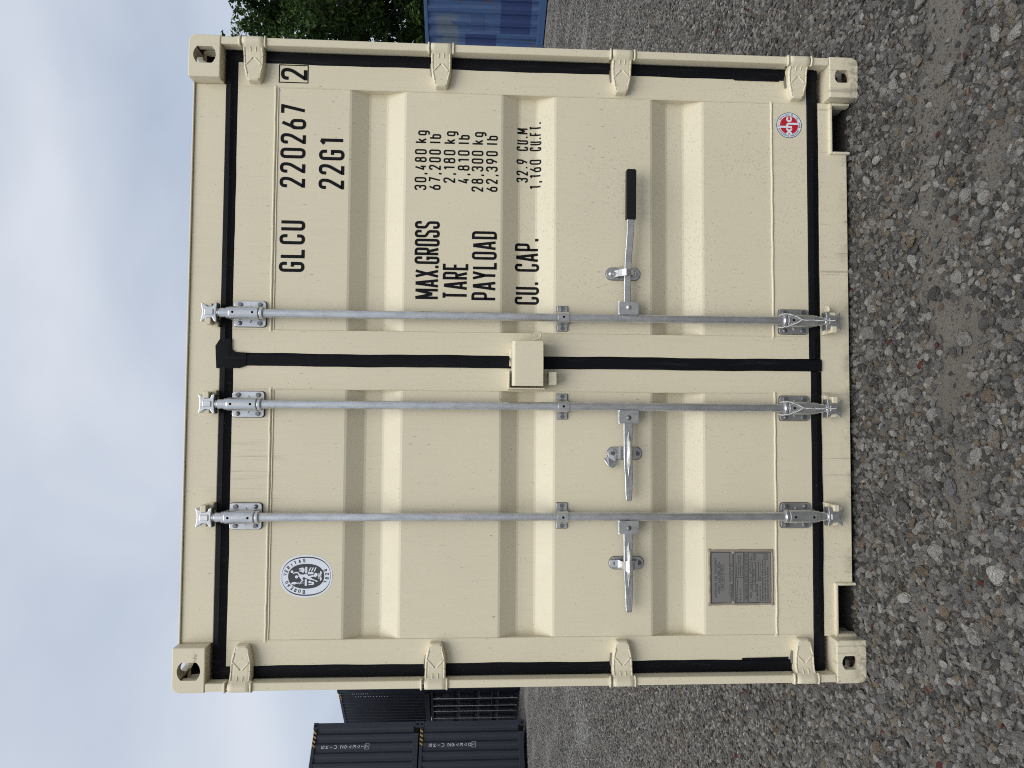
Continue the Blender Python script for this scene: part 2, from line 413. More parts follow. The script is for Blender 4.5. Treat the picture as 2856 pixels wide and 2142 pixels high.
# ------------------------------------------------------------------ setting: ground
def gz(x, y):
    z = .006 * np.sin(x * 2.1 + .4) * np.sin(y * 2.7 + 1.1) + .004 * np.sin(x * 5.3 + y * 4.1)
    z = z - .006
    far = np.clip((y - 4) / 15, 0, 1)
    z = z - .12 * far * np.clip(-x / 8, 0, 1)
    return z
def mud(x, y):
    """0 on loose gravel, 1 on the trodden muddy band in front of the sill"""
    x = np.asarray(x, float); y = np.asarray(y, float)
    x = x + .05 * np.sin(y * 23 + x * 9) + .03 * np.sin(y * 47 - x * 31); y = y + .03 * np.sin(x * 19 + 1) + .02 * np.sin(x * 41 + y * 13)
    v = 0 * x
    for a, b, c, d, k in ((-.02, -.53, .24, .11, 1), (.34, -.43, .28, .07, .9), (.72, -.40, .30, .06, .8), (1.08, -.50, .30, .09, .9), (-.42, -.56, .13, .07, .9), (.62, -.72, .12, .06, .8), (-.92, -.34, .14, .06, .8), (-1.25, -.62, .12, .05, .7), (1.5, -.25, .2, .06, .7)):
        v = np.maximum(v, k * np.clip(1.6 - 1.05 * (((x - a) / c) ** 2 + ((y - b) / d) ** 2), 0, 1))
    return v
def ground_material():
    t = NT('gravel_ground')
    a = t.noise(2.2, 5, .6); g = t.noise(90, 5, .75)
    pk = t.n('ShaderNodeAttribute'); pk.attribute_name = 'packed'
    fines = t.mix(t.ramp(a, [(.35, 0), (.65, 1)]), (.135, .124, .106), (.185, .172, .150))
    c = t.mix(t.ramp(pk.outputs['Fac'], [(.05, 0), (.6, 1)]), (.062, .056, .049), fines)
    c = t.mix(t.ramp(g, [(.3, 0), (.7, 1)]), t.mix(.35, c, (.03, .028, .025)), c)
    v = t.voro(330); c = t.mix(t.ramp(v.outputs['Distance'], [(.12, .75), (.38, 0)]), c, t.mix(.7, t.ramp(v.outputs['Color'], [(0, (.05, .05, .05)), (1, (.33, .31, .28))]), (.17, .165, .16)))
    # pebbles too far off to be told apart
    v2 = t.voro(48); yy = t.axis(1)
    cells = t.n('ShaderNodeSeparateColor'); t.l(v2.outputs['Color'], cells.inputs[0])
    pc = t.ramp(cells.outputs[0], [(0, (.14, .138, .135)), (.35, (.31, .303, .29)), (.6, (.42, .408, .385)), (.8, (.42, .37, .31)), (1, (.64, .625, .60))])
    pc = t.mix(t.ramp(v2.outputs['Distance'], [(.35, 0), (.62, .85)]), pc, (.035, .033, .03))
    xx = t.axis(0); rr = t.math('SQRT', t.math('ADD', t.math('POWER', t.math('ABSOLUTE', xx), 2.0), t.math('POWER', t.math('ABSOLUTE', t.math('ADD', yy, .4)), 2.0)))
    mr = t.n('ShaderNodeMapRange'); mr.inputs[1].default_value = 1.7; mr.inputs[2].default_value = 2.4; t.l(rr, mr.inputs[0])
    c = t.mix(mr.outputs[0], c, pc)
    tan = t.noise(.22, 3); c = t.mix(t.math('MULTIPLY', t.ramp(tan, [(.45, 0), (.7, 1)]), .35), c, (.15, .125, .10))
    h = t.math('ADD', t.math('MULTIPLY', g, .4), t.math('MULTIPLY', t.ramp(v2.outputs['Distance'], [(0, 1), (.6, 0)]), t.math('MULTIPLY', mr.outputs[0], 2.0)))
    h = t.math('ADD', h, t.math('MULTIPLY', t.ramp(v.outputs['Distance'], [(0, 1), (.5, 0)]), .5))
    t.bump(h, .006, .9)
    return t.set(c, .85, 0, .3)
def build_ground():
    def axis(lo, hi, near, dn):
        a = list(np.arange(-near, near + 1e-6, dn)); x = near; s = dn
        while x < hi: s *= 1.35; x += s; a.append(x); a.insert(0, -x)
        return np.array(a)
    xs = axis(-400, 400, 2.4, .03); ys = axis(-400, 400, 2.4, .03)
    X, Y = np.meshgrid(xs, ys); Z = gz(X, Y)
    n, m = len(xs), len(ys)
    vs = np.stack([X.ravel(), Y.ravel(), Z.ravel()], 1).tolist()
    fs = [(j * n + i, j * n + i + 1, (j + 1) * n + i + 1, (j + 1) * n + i) for j in range(m - 1) for i in range(n - 1)]
    me = bpy.data.meshes.new('ground'); me.from_pydata(vs, [], fs); me.materials.append(ground_material())
    a = me.attributes.new('packed', 'FLOAT', 'POINT'); a.data.foreach_set('value', mud(X.ravel(), Y.ravel()).astype(np.float32))
    me.polygons.foreach_set('use_smooth', [True] * len(fs))
    return tag(link('ground', me), kind='structure', label='grey gravel yard with damp muddy patches')
ground = build_ground()

def stone_material():
    t = NT('stone')
    oi = t.n('ShaderNodeObjectInfo'); rnd = oi.outputs['Random']
    c = t.ramp(rnd, [(0, (0.095, 0.092, 0.086)), (.09, (0.160, 0.153, 0.142)), (.20, (0.250, 0.238, 0.219)), (.38, (0.350, 0.333, 0.305)), (.53, (0.220, 0.216, 0.206)),
                     (.63, (0.420, 0.400, 0.363)), (.76, (0.310, 0.268, 0.209)), (.83, (0.490, 0.468, 0.419)), (.895, (0.330, 0.258, 0.172)), (.93, (0.240, 0.175, 0.121)), (.955, (0.600, 0.575, 0.521)), (.9945, (0.180, 0.041, 0.031))], 'CONSTANT')
    w = t.n('ShaderNodeMath'); w.operation = 'MULTIPLY'; w.inputs[1].default_value = 53.0; t.l(rnd, w.inputs[0])
    def n4(scale, det, vec=(1, 1, 1), dist=0):
        o = t.n('ShaderNodeTexNoise'); o.noise_dimensions = '4D'; o.inputs['Scale'].default_value = scale; o.inputs['Detail'].default_value = det
        o.inputs['Distortion'].default_value = dist
        t.l(t.co(vec), o.inputs['Vector']); t.l(w.outputs[0], o.inputs['W']); return o.outputs['Fac']
    c = t.mix(t.ramp(n4(2.6, 7), [(.34, .38), (.58, 0)]), c, (.09, .086, .078))
    c = t.mix(t.math('MULTIPLY', t.ramp(n4(1.5, 5, (1, 1, 4), 1.2), [(.58, 0), (.68, 1)]), .32), c, (.45, .44, .42))
    t.bump(n4(5, 6), .12, .8)
    return t.set(c, .7, 0, .3)
M_STONE = stone_material()
def stone_mesh(seed, sub):
    rg = np.random.default_rng(seed)
    b = bmesh.new(); bmesh.ops.create_icosphere(b, subdivisions=sub, radius=1)
    nn = rg.normal(size=(rg.integers(8, 13), 3)); nn /= np.linalg.norm(nn, axis=1)[:, None]; dd = rg.uniform(.55, .92, len(nn))
    sc = np.array([1.08, rg.uniform(.58, .95), rg.uniform(.42, .70)])
    for v in b.verts:
        d = np.array(v.co); dots = nn @ d
        r = min(1.0, min((dd[k] / dots[k] for k in range(len(nn)) if dots[k] > .05), default=1))
        r = r * (1 + .04 * sin(9 * d[0] + seed) * sin(8 * d[1] + 2 * seed) * sin(7 * d[2]))
        v.co = Vector(d * r * sc)
    bmesh.ops.smooth_vert(b, verts=b.verts, factor=.10, use_axis_x=True, use_axis_y=True, use_axis_z=True)
    me = bpy.data.meshes.new('stone'); b.to_mesh(me); b.free()
    me.materials.append(M_STONE); me.polygons.foreach_set('use_smooth', [False] * len(me.polygons))
    return me
STONES = [stone_mesh(40 + k, 3) for k in range(14)]
PEBBLES = [stone_mesh(90 + k, 2) for k in range(10)]
def covered(x, y): return (y > .10) & (y < 6.0) & (np.abs(x) < 1.22)
def big_stones():
    k = 0; placed = []
    while k < 300:
        x = random.uniform(-1.75, 1.65); y = random.uniform(-.98, .06)
        if random.random() < mud(x, y) * .92: continue
        s = random.choice((.016, .017, .018, .020, .022, .025, .029)) * random.uniform(.9, 1.15)
        if any((x - a) ** 2 + (y - b) ** 2 < (.85 * (s + c)) ** 2 for a, b, c in placed): continue
        if y > -.03 - s and abs(x) < 1.24: continue
        placed.append((x, y, s)); k += 1
        o = bpy.data.objects.new('stone', STONES[k % len(STONES)]); col.objects.link(o); o.parent = ground
        o.location = (x, y, float(gz(x, y)) + s * .36)
        o.rotation_euler = (random.uniform(-.5, .5), random.uniform(-.5, .5), random.uniform(0, 6.3))
        o.scale = (s, s, s)
big_stones()
def gravel():
    P = []; S = []
    def add(x, y, s):
        k = ~covered(x, y); P.append(np.stack([x[k], y[k], gz(x[k], y[k]) + s[k] * .24], 1)); S.append(s[k])
    def near(dens_, s0, s1, thin):
        n = int(dens_ * 4.8 * 2.3); x = rng.uniform(-2.4, 2.4, n); y = rng.uniform(-1.7, .6, n)
        k = rng.random(n) > mud(x, y) * thin
        x = x[k]; y = y[k]; q = rng.random(len(x)) ** (1.25 + .9 * np.clip((x + .2) / .8, 0, 1) * np.clip((1.2 - np.abs(y + .1)) , 0, 1))
        add(x, y, s0 * (s1 / s0) ** q)
    near(12500, .0028, .0190, .95); near(6000, .0016, .0036, .10)
    def wedge(d0, d1, t0, t1, dens_, s0, s1):
        for sgn in (-1, 1):
            n = int(dens_ * (t1 - t0) * (d1 * d1 - d0 * d0) / 2)
            d = np.sqrt(rng.uniform(d0 * d0, d1 * d1, n)); x = -.2 + sgn * rng.uniform(t0, t1, n) * d; y = d - 2.68
            add(x, y, rng.uniform(s0, s1, n) * rng.uniform(.8, 1.25, n))
    wedge(2.9, 9, .30, .74, 2000, .0085, .018); wedge(2.9, 6, .30, .74, 2600, .003, .0065)
    wedge(9, 24, .34, .64, 800, .009, .019)
    P = np.concatenate(P); S = np.concatenate(S); n = len(P)
    me = bpy.data.meshes.new('gravel'); me.vertices.add(n); me.vertices.foreach_set('co', P.astype(np.float32).ravel())
    a = me.attributes.new('size', 'FLOAT', 'POINT'); a.data.foreach_set('value', S.astype(np.float32))
    rot = rng.uniform(0, 6.283, (n, 3)); rot[:, :2] = rng.uniform(-.6, .6, (n, 2))
    a = me.attributes.new('turn', 'FLOAT_VECTOR', 'POINT'); a.data.foreach_set('vector', rot.astype(np.float32).ravel())
    me.materials.append(M_STONE)
    o = tag(link('gravel', me), kind='stuff', label='loose grey, tan and reddish gravel strewn over the yard', cat='gravel')
    src = bpy.data.collections.new('pebble_shapes')
    for k, q in enumerate(PEBBLES):
        src.objects.link(bpy.data.objects.new('pebble_shape', q))
    ng = bpy.data.node_groups.new('strew_gravel', 'GeometryNodeTree')
    ng.interface.new_socket('Geometry', in_out='INPUT', socket_type='NodeSocketGeometry')
    ng.interface.new_socket('Geometry', in_out='OUTPUT', socket_type='NodeSocketGeometry')
    N = ng.nodes; gi = N.new('NodeGroupInput'); go = N.new('NodeGroupOutput')
    iop = N.new('GeometryNodeInstanceOnPoints'); ci = N.new('GeometryNodeCollectionInfo')
    ci.inputs['Collection'].default_value = src; ci.inputs['Separate Children'].default_value = True; ci.inputs['Reset Children'].default_value = True
    iop.inputs['Pick Instance'].default_value = True
    sz = N.new('GeometryNodeInputNamedAttribute'); sz.data_type = 'FLOAT'; sz.inputs[0].default_value = 'size'
    tn = N.new('GeometryNodeInputNamedAttribute'); tn.data_type = 'FLOAT_VECTOR'; tn.inputs[0].default_value = 'turn'
    er = N.new('FunctionNodeEulerToRotation'); ri = N.new('FunctionNodeRandomValue'); ri.data_type = 'INT'
    ri.inputs[4].default_value = 0; ri.inputs[5].default_value = len(PEBBLES) - 1
    L = ng.links
    L.new(gi.outputs[0], iop.inputs['Points']); L.new(ci.outputs[0], iop.inputs['Instance']); L.new(ri.outputs[2], iop.inputs['Instance Index'])
    L.new(tn.outputs[0], er.inputs[0]); L.new(er.outputs[0], iop.inputs['Rotation']); L.new(sz.outputs[0], iop.inputs['Scale'])
    L.new(iop.outputs[0], go.inputs[0])
    md = o.modifiers.new('strew', 'NODES'); md.node_group = ng
gravel()

# ------------------------------------------------------------------ the cream container
W2 = 1.219; HT = 2.591; LEN = 6.058
box_ = empty('shipping_container', (0, 0, 0), 0, 'cream shipping container with black door seals and galvanized locking bars, seen door end on', 'container')

def casting_mesh(hx, hz, hcx, hcz):
    """a corner casting, outer corner at +X +Z, front at Y=0; a round-ended hole in each outer face"""
    def tmp(mb): 
        me = bpy.data.meshes.new('t'); me.from_pydata(mb.v, [], mb.f)
        b = bmesh.new(); b.from_mesh(me); bmesh.ops.recalc_face_normals(b, faces=b.faces); b.to_mesh(me); b.free(); return me
    X0, X1, Y1, Z0, Z1 = W2 - .162, W2, .178, HT - .118, HT
    r = .030
    poly = [(X0, Z0), (X1, Z0)] + [(X1 - r + r * cos(a), Z1 - r + r * sin(a)) for a in np.linspace(0, pi / 2, 6)] + [(X0, Z1)]
    body = bpy.data.objects.new('t', tmp(MB().prism(poly, 0, Y1))); col.objects.link(body)
    bv = body.modifiers.new('b', 'BEVEL'); bv.width = .004; bv.segments = 2; bv.limit_method = 'ANGLE'; bv.angle_limit = rad(50)
    cuts = [MB().box(X0 + .02, X1 - .03, .028, Y1 - .02, Z0 + .02, Z1 - .03)]
    th = math.acos(hx / hz); pl = [(hcx + hz * cos(a), hcz + hz * sin(a)) for a in list(np.linspace(th, pi - th, 14)) + list(np.linspace(pi + th, 2 * pi - th, 14))]
    cuts.append(MB().prism(pl, -.02, .06))
    side = MB(); q = [(Z0 + .06 + .036 * sin(a), .089 + .026 * cos(a)) for a in np.linspace(0, 2 * pi, 21)[:-1]]
    n = len(q); side.add([(X1 - .06, y, z) for z, y in q] + [(X1 + .02, y, z) for z, y in q], [tuple(range(n)), tuple(range(2 * n - 1, n - 1, -1))] + [(i, (i + 1) % n, (i + 1) % n + n, i + n) for i in range(n)])
    cuts.append(side)
    top = MB(); q = [(W2 - .085 + .030 * sin(a), .089 + .055 * cos(a)) for a in np.linspace(0, 2 * pi, 21)[:-1]]
    top.add([(x, y, Z1 - .06) for x, y in q] + [(x, y, Z1 + .02) for x, y in q], [tuple(range(n)), tuple(range(2 * n - 1, n - 1, -1))] + [(i, (i + 1) % n, (i + 1) % n + n, i + n) for i in range(n)])
    cuts.append(top)
    tmps = []
    for c in cuts:
        o = bpy.data.objects.new('t', tmp(c)); col.objects.link(o); tmps.append(o)
        bo = body.modifiers.new('c', 'BOOLEAN'); bo.operation = 'DIFFERENCE'; bo.solver = 'EXACT'; bo.object = o
    dg = bpy.context.evaluated_depsgraph_get()
    me = bpy.data.meshes.new_from_object(body.evaluated_get(dg)); me.name = 'corner_casting'
    for o in tmps + [body]:
        d = o.data; bpy.data.objects.remove(o); bpy.data.meshes.remove(d)
    me.materials.clear(); me.materials.append(M_WORN); me.materials.append(M_HOLLOWSHADE)
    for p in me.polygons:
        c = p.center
        if X0 + .01 < c.x < X1 - .0285 and .0275 < c.y < Y1 - .01 and Z0 + .01 < c.z < Z1 - .0285: p.material_index = 1  # inner faces of the hollow get the painted-in shade
    return me
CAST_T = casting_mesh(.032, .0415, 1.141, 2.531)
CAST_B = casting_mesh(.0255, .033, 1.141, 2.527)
def mirrored(me, sx, sy, sz, ly, lz):
    m = me.copy(); T = Matrix.Diagonal((sx, sy, sz, 1)); T.translation = (0, ly, lz); m.transform(T)
    if sx * sy * sz < 0: m.flip_normals()
    return m
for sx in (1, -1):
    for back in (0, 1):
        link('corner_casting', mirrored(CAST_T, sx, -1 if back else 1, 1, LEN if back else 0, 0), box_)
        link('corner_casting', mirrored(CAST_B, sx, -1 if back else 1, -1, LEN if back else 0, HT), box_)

HINGE_Z = (2.356, 1.646, .942, .236)
for sx in (1, -1):
    mb = MB()
    def bx(x0, x1, *a): mb.box(min(sx * x0, sx * x1), max(sx * x0, sx * x1), *a)
    bx(1.1885, 1.2165, .048, .19, .118, HT - .118)                   # back of the post
    zs = [.1185] + [z for h in reversed(HINGE_Z) for z in (h - .046, h + .046)] + [HT - .1185]
    for a, b in zip(zs[::2], zs[1::2]): bx(1.1855, 1.2150, .002, .0485, a, b)
    mb.build('corner_post', M_CREAM, box_, .004)
    for h in HINGE_Z:                                                  # weld beads where the bars stop at the hinges
        for s in (-1, 1):
            MB().tube([(sx * 1.184, .012, h + s * .0465), (sx * 1.184, .0, h + s * .0468), (sx * 1.2, -.002, h + s * .047), (sx * 1.216, .0, h + s * .0468), (sx * 1.218, .02, h + s * .0465)], .0045, 6).build('weld_bead', M_CREAM, box_)

hd = MB(); hd.box(-1.0565, 1.0565, .057, .16, 2.4655, 2.583)
hd.build('header', M_CREAM, box_, .003)
MB().box(-1.0565, 1.0565, .049, .12, 2.5832, 2.589).build('header_lip', M_CREAM, box_, .002)
# sill with the two notches beside the castings
sp_ = [(-1.0565, .010), (-1.047, .010), (-1.047, .084), (-.862, .084), (-.862, .022), (.858, .022), (.858, .084), (1.043, .084), (1.043, .010), (1.0565, .010), (1.0565, .1385), (-1.0565, .1385)]
MB().prism(sp_, .057, .085).build('sill', M_CREAM, box_, .002)
for a, b in ((-1.047, -.862), (.858, 1.043)):
    m_ = MB()
    m_.box(a - .011, b + .011, .046, .085, .0842, .0955); m_.box(a - .011, a - .001, .046, .085, .0125, .0840); m_.box(b + .001, b + .011, .046, .085, .0125, .0840)
    m_.build('notch_lining', M_CREAM, box_, .003)
    MB().box(a - .0105, b + .0105, .30, .31, .0, .0955).build('notch_back', M_DARK, box_)  # near-black sheet puts the shade inside the notch into the colour
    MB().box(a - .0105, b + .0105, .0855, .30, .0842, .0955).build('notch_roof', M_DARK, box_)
# body behind the doors
def corr(mb, u0, u1, pitch, depth, place, v0, v1, m=0):
    """trapezoidal sheet: place(u, d, v) gives the point; d is the depth of the wave"""
    n = max(1, round((u1 - u0) / pitch)); p = (u1 - u0) / n; pr = []
    for k in range(n):
        b = u0 + k * p; pr += [(b, 0), (b + .26 * p, 0), (b + .5 * p, depth), (b + .76 * p, depth)]
    pr.append((u1, 0)); N = len(pr)
    mb.add([place(u, d, v0) for u, d in pr] + [place(u, d, v1) for u, d in pr], [(i, i + 1, i + 1 + N, i + N) for i in range(N - 1)], m)
for sx in (1, -1):
    m_ = MB(); corr(m_, .19, LEN - .178, .278, .036, lambda u, d, v: (sx * (1.213 - d), u, v), .16, 2.53)
    m_.build('side_panel', M_CREAM, box_)
    MB().box(min(sx * 1.15, sx * 1.2165), max(sx * 1.15, sx * 1.2165), .178, LEN - .178, 2.531, 2.585).build('top_side_rail', M_CREAM, box_, .003)
    MB().box(min(sx * 1.16, sx * 1.2165), max(sx * 1.16, sx * 1.2165), .178, LEN - .178, .02, .159).build('bottom_side_rail', M_CREAM, box_, .003)
m_ = MB(); corr(m_, .12, LEN - .05, .209, .018, lambda u, d, v: (v, u, 2.580 - d), -1.15, 1.15); m_.build('roof_panel', M_CREAM, box_)
m_ = MB(); corr(m_, -1.15, 1.15, .25, .040, lambda u, d, v: (u, LEN - .01 - d, v), .1, 2.58); m_.build('end_panel', M_CREAM, box_)
MB().box(-1.16, 1.16, .32, LEN - .06, .13, .17).build('floor', M_DARK, box_)

# doors
YF, YP, YR = .055, .0563, .0915
BANDS = ((1.994, 1.924, 1.856, 1.784), (1.407, 1.337, 1.269, 1.199), (.818, .748, .680, .610))
def panel_profile(za, zb):
    pr = [(za, YP)]
    for a, b, c, e in reversed(BANDS): pr += [(e, YP), (c, YR), (b, YR), (a, YP)]
    pr.append((zb, YP)); q = [pr[0]]
    for (z_, y_), (zp, yp), (zn, yn) in zip(pr[1:-1], pr[:-2], pr[2:]):   # each fold gets a small radius
        for zz, yy in ((zp, yp), (zn, yn)):
            L = math.hypot(zz - z_, yy - y_); k = min(.0045 / L, .4); q.append((z_ + (zz - z_) * k, y_ + (yy - y_) * k))
    return q + [pr[-1]]
PROF = np.array(panel_profile(.330, 2.280))
def pan_y(z): return float(np.interp(z, PROF[:, 0], PROF[:, 1]))
def door(name, x0, x1, xa, xb, z0, z1, za, zb, label):
    """leaf from x0 to x1 and z0 to z1, opening of the frame xa..xb, za..zb"""
    m = MB()
    def pane(a, b, c, d): m.box(a, b, YF, .125, c, d)
    pane(x0, xa, z0, z1); pane(xb, x1, z0, z1); pane(xa, xb, zb, z1); pane(xa, xb, z0, za)
    d = m.build('door', M_CREAM, box_); d['label'] = label
    p = MB(); q = panel_profile(za, zb); N = len(q)
    p.add([(xa, y, z) for z, y in q] + [(xb, y, z) for z, y in q], [(i, i + 1, i + 1 + N, i + N) for i in range(N - 1)], 0, False)
    p.build('panel', M_CREAM, d)
    def bead(pts, r):
        P = []
        for a, b in zip(pts[:-1], pts[1:]):
            n = max(2, int(math.dist(a, b) / .03))
            P += [tuple(np.array(a) * (1 - k / n) + np.array(b) * (k / n) + np.array((random.uniform(-1, 1), random.uniform(-.4, .4), random.uniform(-1, 1))) * r * .22) for k in range(n)]
        P.append(pts[-1]); MB().tube(P, r, 6).build('weld_bead', M_CREAM, d)
    for x in (xa, xb):
        bead([(x, YF + .0006, z0 + .002), (x, YF + .0006, z1 - .002)], .0021)
    bead([(xa, YF + .001, zb), (xb, YF + .001, zb)], .0050); bead([(xa, YF + .001, za), (xb, YF + .001, za)], .0050)
    bead([(xa, YF + .001, zb - .010), (xb, YF + .001, zb - .010)], .0028)
    for x in (xa, xb):
        for z in (za, zb): MB().dome(x, YF + .001, z, .008, .004).build('weld_spot', M_CREAM, d)
    return d
doorR = door('door', -.020, 1.143, .110, 1.049, .187, 2.4225, .330, 2.280, 'right door leaf with the black lettering and the long black-gripped handle')
doorL = door('door', -1.143, -.0255, -1.050, -.113, .181, 2.4165, .327, 2.275, 'left door leaf with the oval sticker and the data plate')

# seals: a profile across the strip (position, depth) swept along it
def seal(name, parent, prof, run, horiz):
    m = MB(); a, b = run; n = max(2, int(abs(b - a) / .04)); k = len(prof); vs = []
    for i in range(n + 1):
        u = a + (b - a) * i / n; j = .0012 * sin(u * 9.1 + prof[0][0] * 20) + .0007 * sin(u * 31 + 2)
        for q, (t, y) in enumerate(prof):
            t2 = t + (j if q in (0, k - 1) else 0)
            vs.append((u, y, t2) if horiz else (t2, y, u))
    m.add(vs, [(i * k + q, i * k + q + 1, (i + 1) * k + q + 1, (i + 1) * k + q) for i in range(n) for q in range(k - 1)], 0, False)
    m.add([vs[q] for q in range(k)], [tuple(range(k))]); m.add([vs[n * k + q] for q in range(k)], [tuple(range(k))])
    return m.build('seal_strip', M_RUB, parent)
def hz(zt, zb): return [(zt, .0562), (zt - .002, .0490), (zt - .020, .0465), (zt - .024, .0485), (zb + .012, .0520), (zb, .0548)]
def vt(xo, xi): s = 1 if xi > xo else -1; return [(xo, .0560), (xo + s * .003, .0505), (xo + s * .030, .0495), (xi - s * .004, .0520), (xi, .0548)]
seal('s', doorR, hz(2.4668, 2.4228), (.0, 1.1880), True)
seal('s', doorR, hz(.1865, .1430), (.024, 1.1868), True)
seal('s', doorR, vt(1.1872, 1.1410), (.1438, 2.4640), False)
seal('s', doorR, [(-.0262, .0546), (-.024, .0500), (.012, .0492), (.018, .0515), (.0225, .0548)], (.138, 2.43), False)
seal('s', doorL, hz(2.4640, 2.4165), (-1.1870, -.030), True)
seal('s', doorL, hz(.1812, .1382), (-1.1868, -.0270), True)
seal('s', doorL, vt(-1.1872, -1.1415), (.1392, 2.4610), False)
T = MB()                                                              # the folded flap where the centre seal meets the top one
fp = [(.075, 2.464), (.048, 2.481), (-.036, 2.476), (-.035, 2.390), (-.025, 2.366), (.0228, 2.366), (.0255, 2.410), (.036, 2.421), (.075, 2.4235)]
c0 = (.004, 2.432)
T.add([(x, .0475, z) for x, z in fp] + [(c0[0], .0455, c0[1])] + [(x, .0565, z) for x, z in fp],
      [(i, (i + 1) % 9, 9) for i in range(9)] + [(i, (i + 1) % 9, 10 + (i + 1) % 9, 10 + i) for i in range(9)])
T.build('seal_flap', M_RUB, doorR)
MB().prism([(1.137, .30), (1.142, .30), (1.142, .483), (1.139, .484), (1.1365, .478)], .0505, .0548).build('seal_lip', M_RUB, doorR)
MB().prism([(-1.134, .285), (-1.142, .285), (-1.142, .466), (-1.138, .467), (-1.136, .462)], .0505, .0548).build('seal_lip', M_RUB, doorL)

# hinges
def hinge_mesh():
    m = MB(); zc = 0
    # stations from the pin inwards: (x, half height, front y)
    st = [(1.2195, .0375, .012), (1.2185, .0385, .003), (1.2135, .0390, -.0035), (1.205, .0392, -.0055), (1.194, .0392, -.003), (1.185, .0392, .005), (1.176, .0390, .0135),
          (1.166, .0388, .0185), (1.150, .0385, .0215), (1.125, .038, .0225), (1.105, .0365, .0235), (1.083, .0310, .0245), (1.066, .0255, .0255), (1.059, .0195, .0275)]
    cols = (-1, -.93, -.55, 0, .55, .93, 1); vs = []
    for x, h, y in st:
        for c in cols: vs.append((x, y + (.004 if abs(c) == 1 else 0), c * h))
    k = len(cols); n = len(st)
    m.add(vs, [(i * k + q, i * k + q + 1, (i + 1) * k + q + 1, (i + 1) * k + q) for i in range(n - 1) for q in range(k - 1)], 0, True)
    e = [vs[i * k] for i in range(n)] + [vs[(n - 1) * k + q] for q in range(1, k)] + [vs[i * k + k - 1] for i in range(n - 2, -1, -1)]
    def back(p): return (p[0], .0545 if p[0] < 1.18 else max(.030, p[1] + .012), p[2])
    b = [back(p) for p in e]; N = len(e)
    m.add(e + b, [(i, i + 1, i + 1 + N, i + N) for i in range(N - 1)])
    m.add([vs[q] for q in range(k)] + [(p[0], .030, p[2]) for p in vs[:k]], [(q, q + 1, q + 1 + k, q + k) for q in range(k - 1)])
    m.tube([(1.2, .014, -.0395), (1.2, .014, .0395)], .0165, 16)
    def ridge(pts, r=.0026):
        P = []
        for (x, z), (x2, z2) in zip(pts[:-1], pts[1:]):
            for t_ in np.linspace(0, 1, 6): P.append((x + (x2 - x) * t_, z + (z2 - z) * t_))
        def yy(x):
            for (a, _, ya), (c, _, yc) in zip(st[:-1], st[1:]):
                if c <= x <= a: return ya + (yc - ya) * (a - x) / (a - c)
            return st[-1][2]
        m.tube([(x, yy(x) + .0006, z) for x, z in P], r, 6)
    for s in (-1, 1):
        ridge([(1.180, s * .033), (1.168, s * .0335), (1.150, s * .0335), (1.118, s * .0325), (1.085, s * .0245)], .0034)
        ridge([(1.146, s * .004), (1.118, s * .030)], .0032); ridge([(1.182, s * .010), (1.168, s * .010)], .0028)
        ridge([(1.085, s * .0245), (1.068, s * .0215)], .0018)
    ridge([(1.0655, -.02), (1.0655, .02)], .0016)
    ridge([(1.108, -.006), (1.100, .004)], .0010); ridge([(1.108, .004), (1.100, -.006)], .0010); ridge([(1.108, .006), (1.103, .009), (1.099, .004)], .0010)
    me = bpy.data.meshes.new('hinge'); me.from_pydata(m.v, [], m.f); me.polygons.foreach_set('use_smooth', m.sm); me.materials.append(M_CREAM)
    b_ = bmesh.new(); b_.from_mesh(me); bmesh.ops.remove_doubles(b_, verts=b_.verts, dist=.0001); bmesh.ops.recalc_face_normals(b_, faces=b_.faces); b_.to_mesh(me); b_.free()
    return me
HG = hinge_mesh(); HGL = mirrored(HG, -1, 1, 1, 0, 0)
def moved(me, dz): m = me.copy(); m.transform(Matrix.Translation((0, 0, dz))); return m
for z in HINGE_Z:
    link('hinge', moved(HG, z), doorR); link('hinge', moved(HGL, z - .003), doorL)
for z, d, s in ((1.646, doorR, 1), (.942, doorR, 1), (.236, doorR, 1), (2.356, doorR, 1), (1.643, doorL, -1), (.939, doorL, -1), (.233, doorL, -1), (2.353, doorL, -1)):
    m = MB(); poly = [(s * 1.160, z + .038), (s * 1.155, z + .043), (s * 1.135, z + .0445), (s * 1.112, z + .041), (s * 1.105, z + .034)]
    m.prism(poly, .040, .0545); m.build('sealant_blob', M_GREYBLOB, d, .002)

# lettering, laid on the folded panel
def on_panel(x, z, k): return (x, pan_y(z) - .0009 - .00006 * k, z)
def letters(s, x0, x1, z0, z1, t=.135, gap=.13):
    m = MB(); text(m, s, x0, x1, z0, z1 - z0, on_panel, t, gap, 0, .004); return m.build('lettering', M_INK, doorR, recalc=False)
letters('GLCU', .334, .532, 2.159, 2.255, .128, .15)
letters('220267', .660, .984, 2.163, 2.259, .128, .16)
letters('22G1', .657, .858, 2.015, 2.112, .128, .16)
letters('MAX.GROSS', .238, .541, 1.646, 1.742, .108, .07)
letters('TARE', .239, .382, 1.535, 1.633, .108, .08)
letters('PAYLOAD', .237, .506, 1.425, 1.522, .108, .09)
letters('CU. CAP.', .228, .490, 1.257, 1.353, .108, .10)
def row(num, unit, x0, x1, x2, x3, z1):
    letters(num, x0, x1, z1 - .046, z1, .135, .2); letters(unit, x2, x3, z1 - .046, z1, .135, .2)
row('30,480', 'kg', .662, .823, .847, .897, 1.746); row('67,200', 'lb', .664, .823, .847, .884, 1.691)
row('2,180', 'kg', .693, .823, .847, .897, 1.635); row('4,810', 'lb', .692, .823, .847, .884, 1.580)
row('28,300', 'kg', .661, .823, .847, .897, 1.526); row('62,390', 'lb', .662, .823, .847, .884, 1.470)
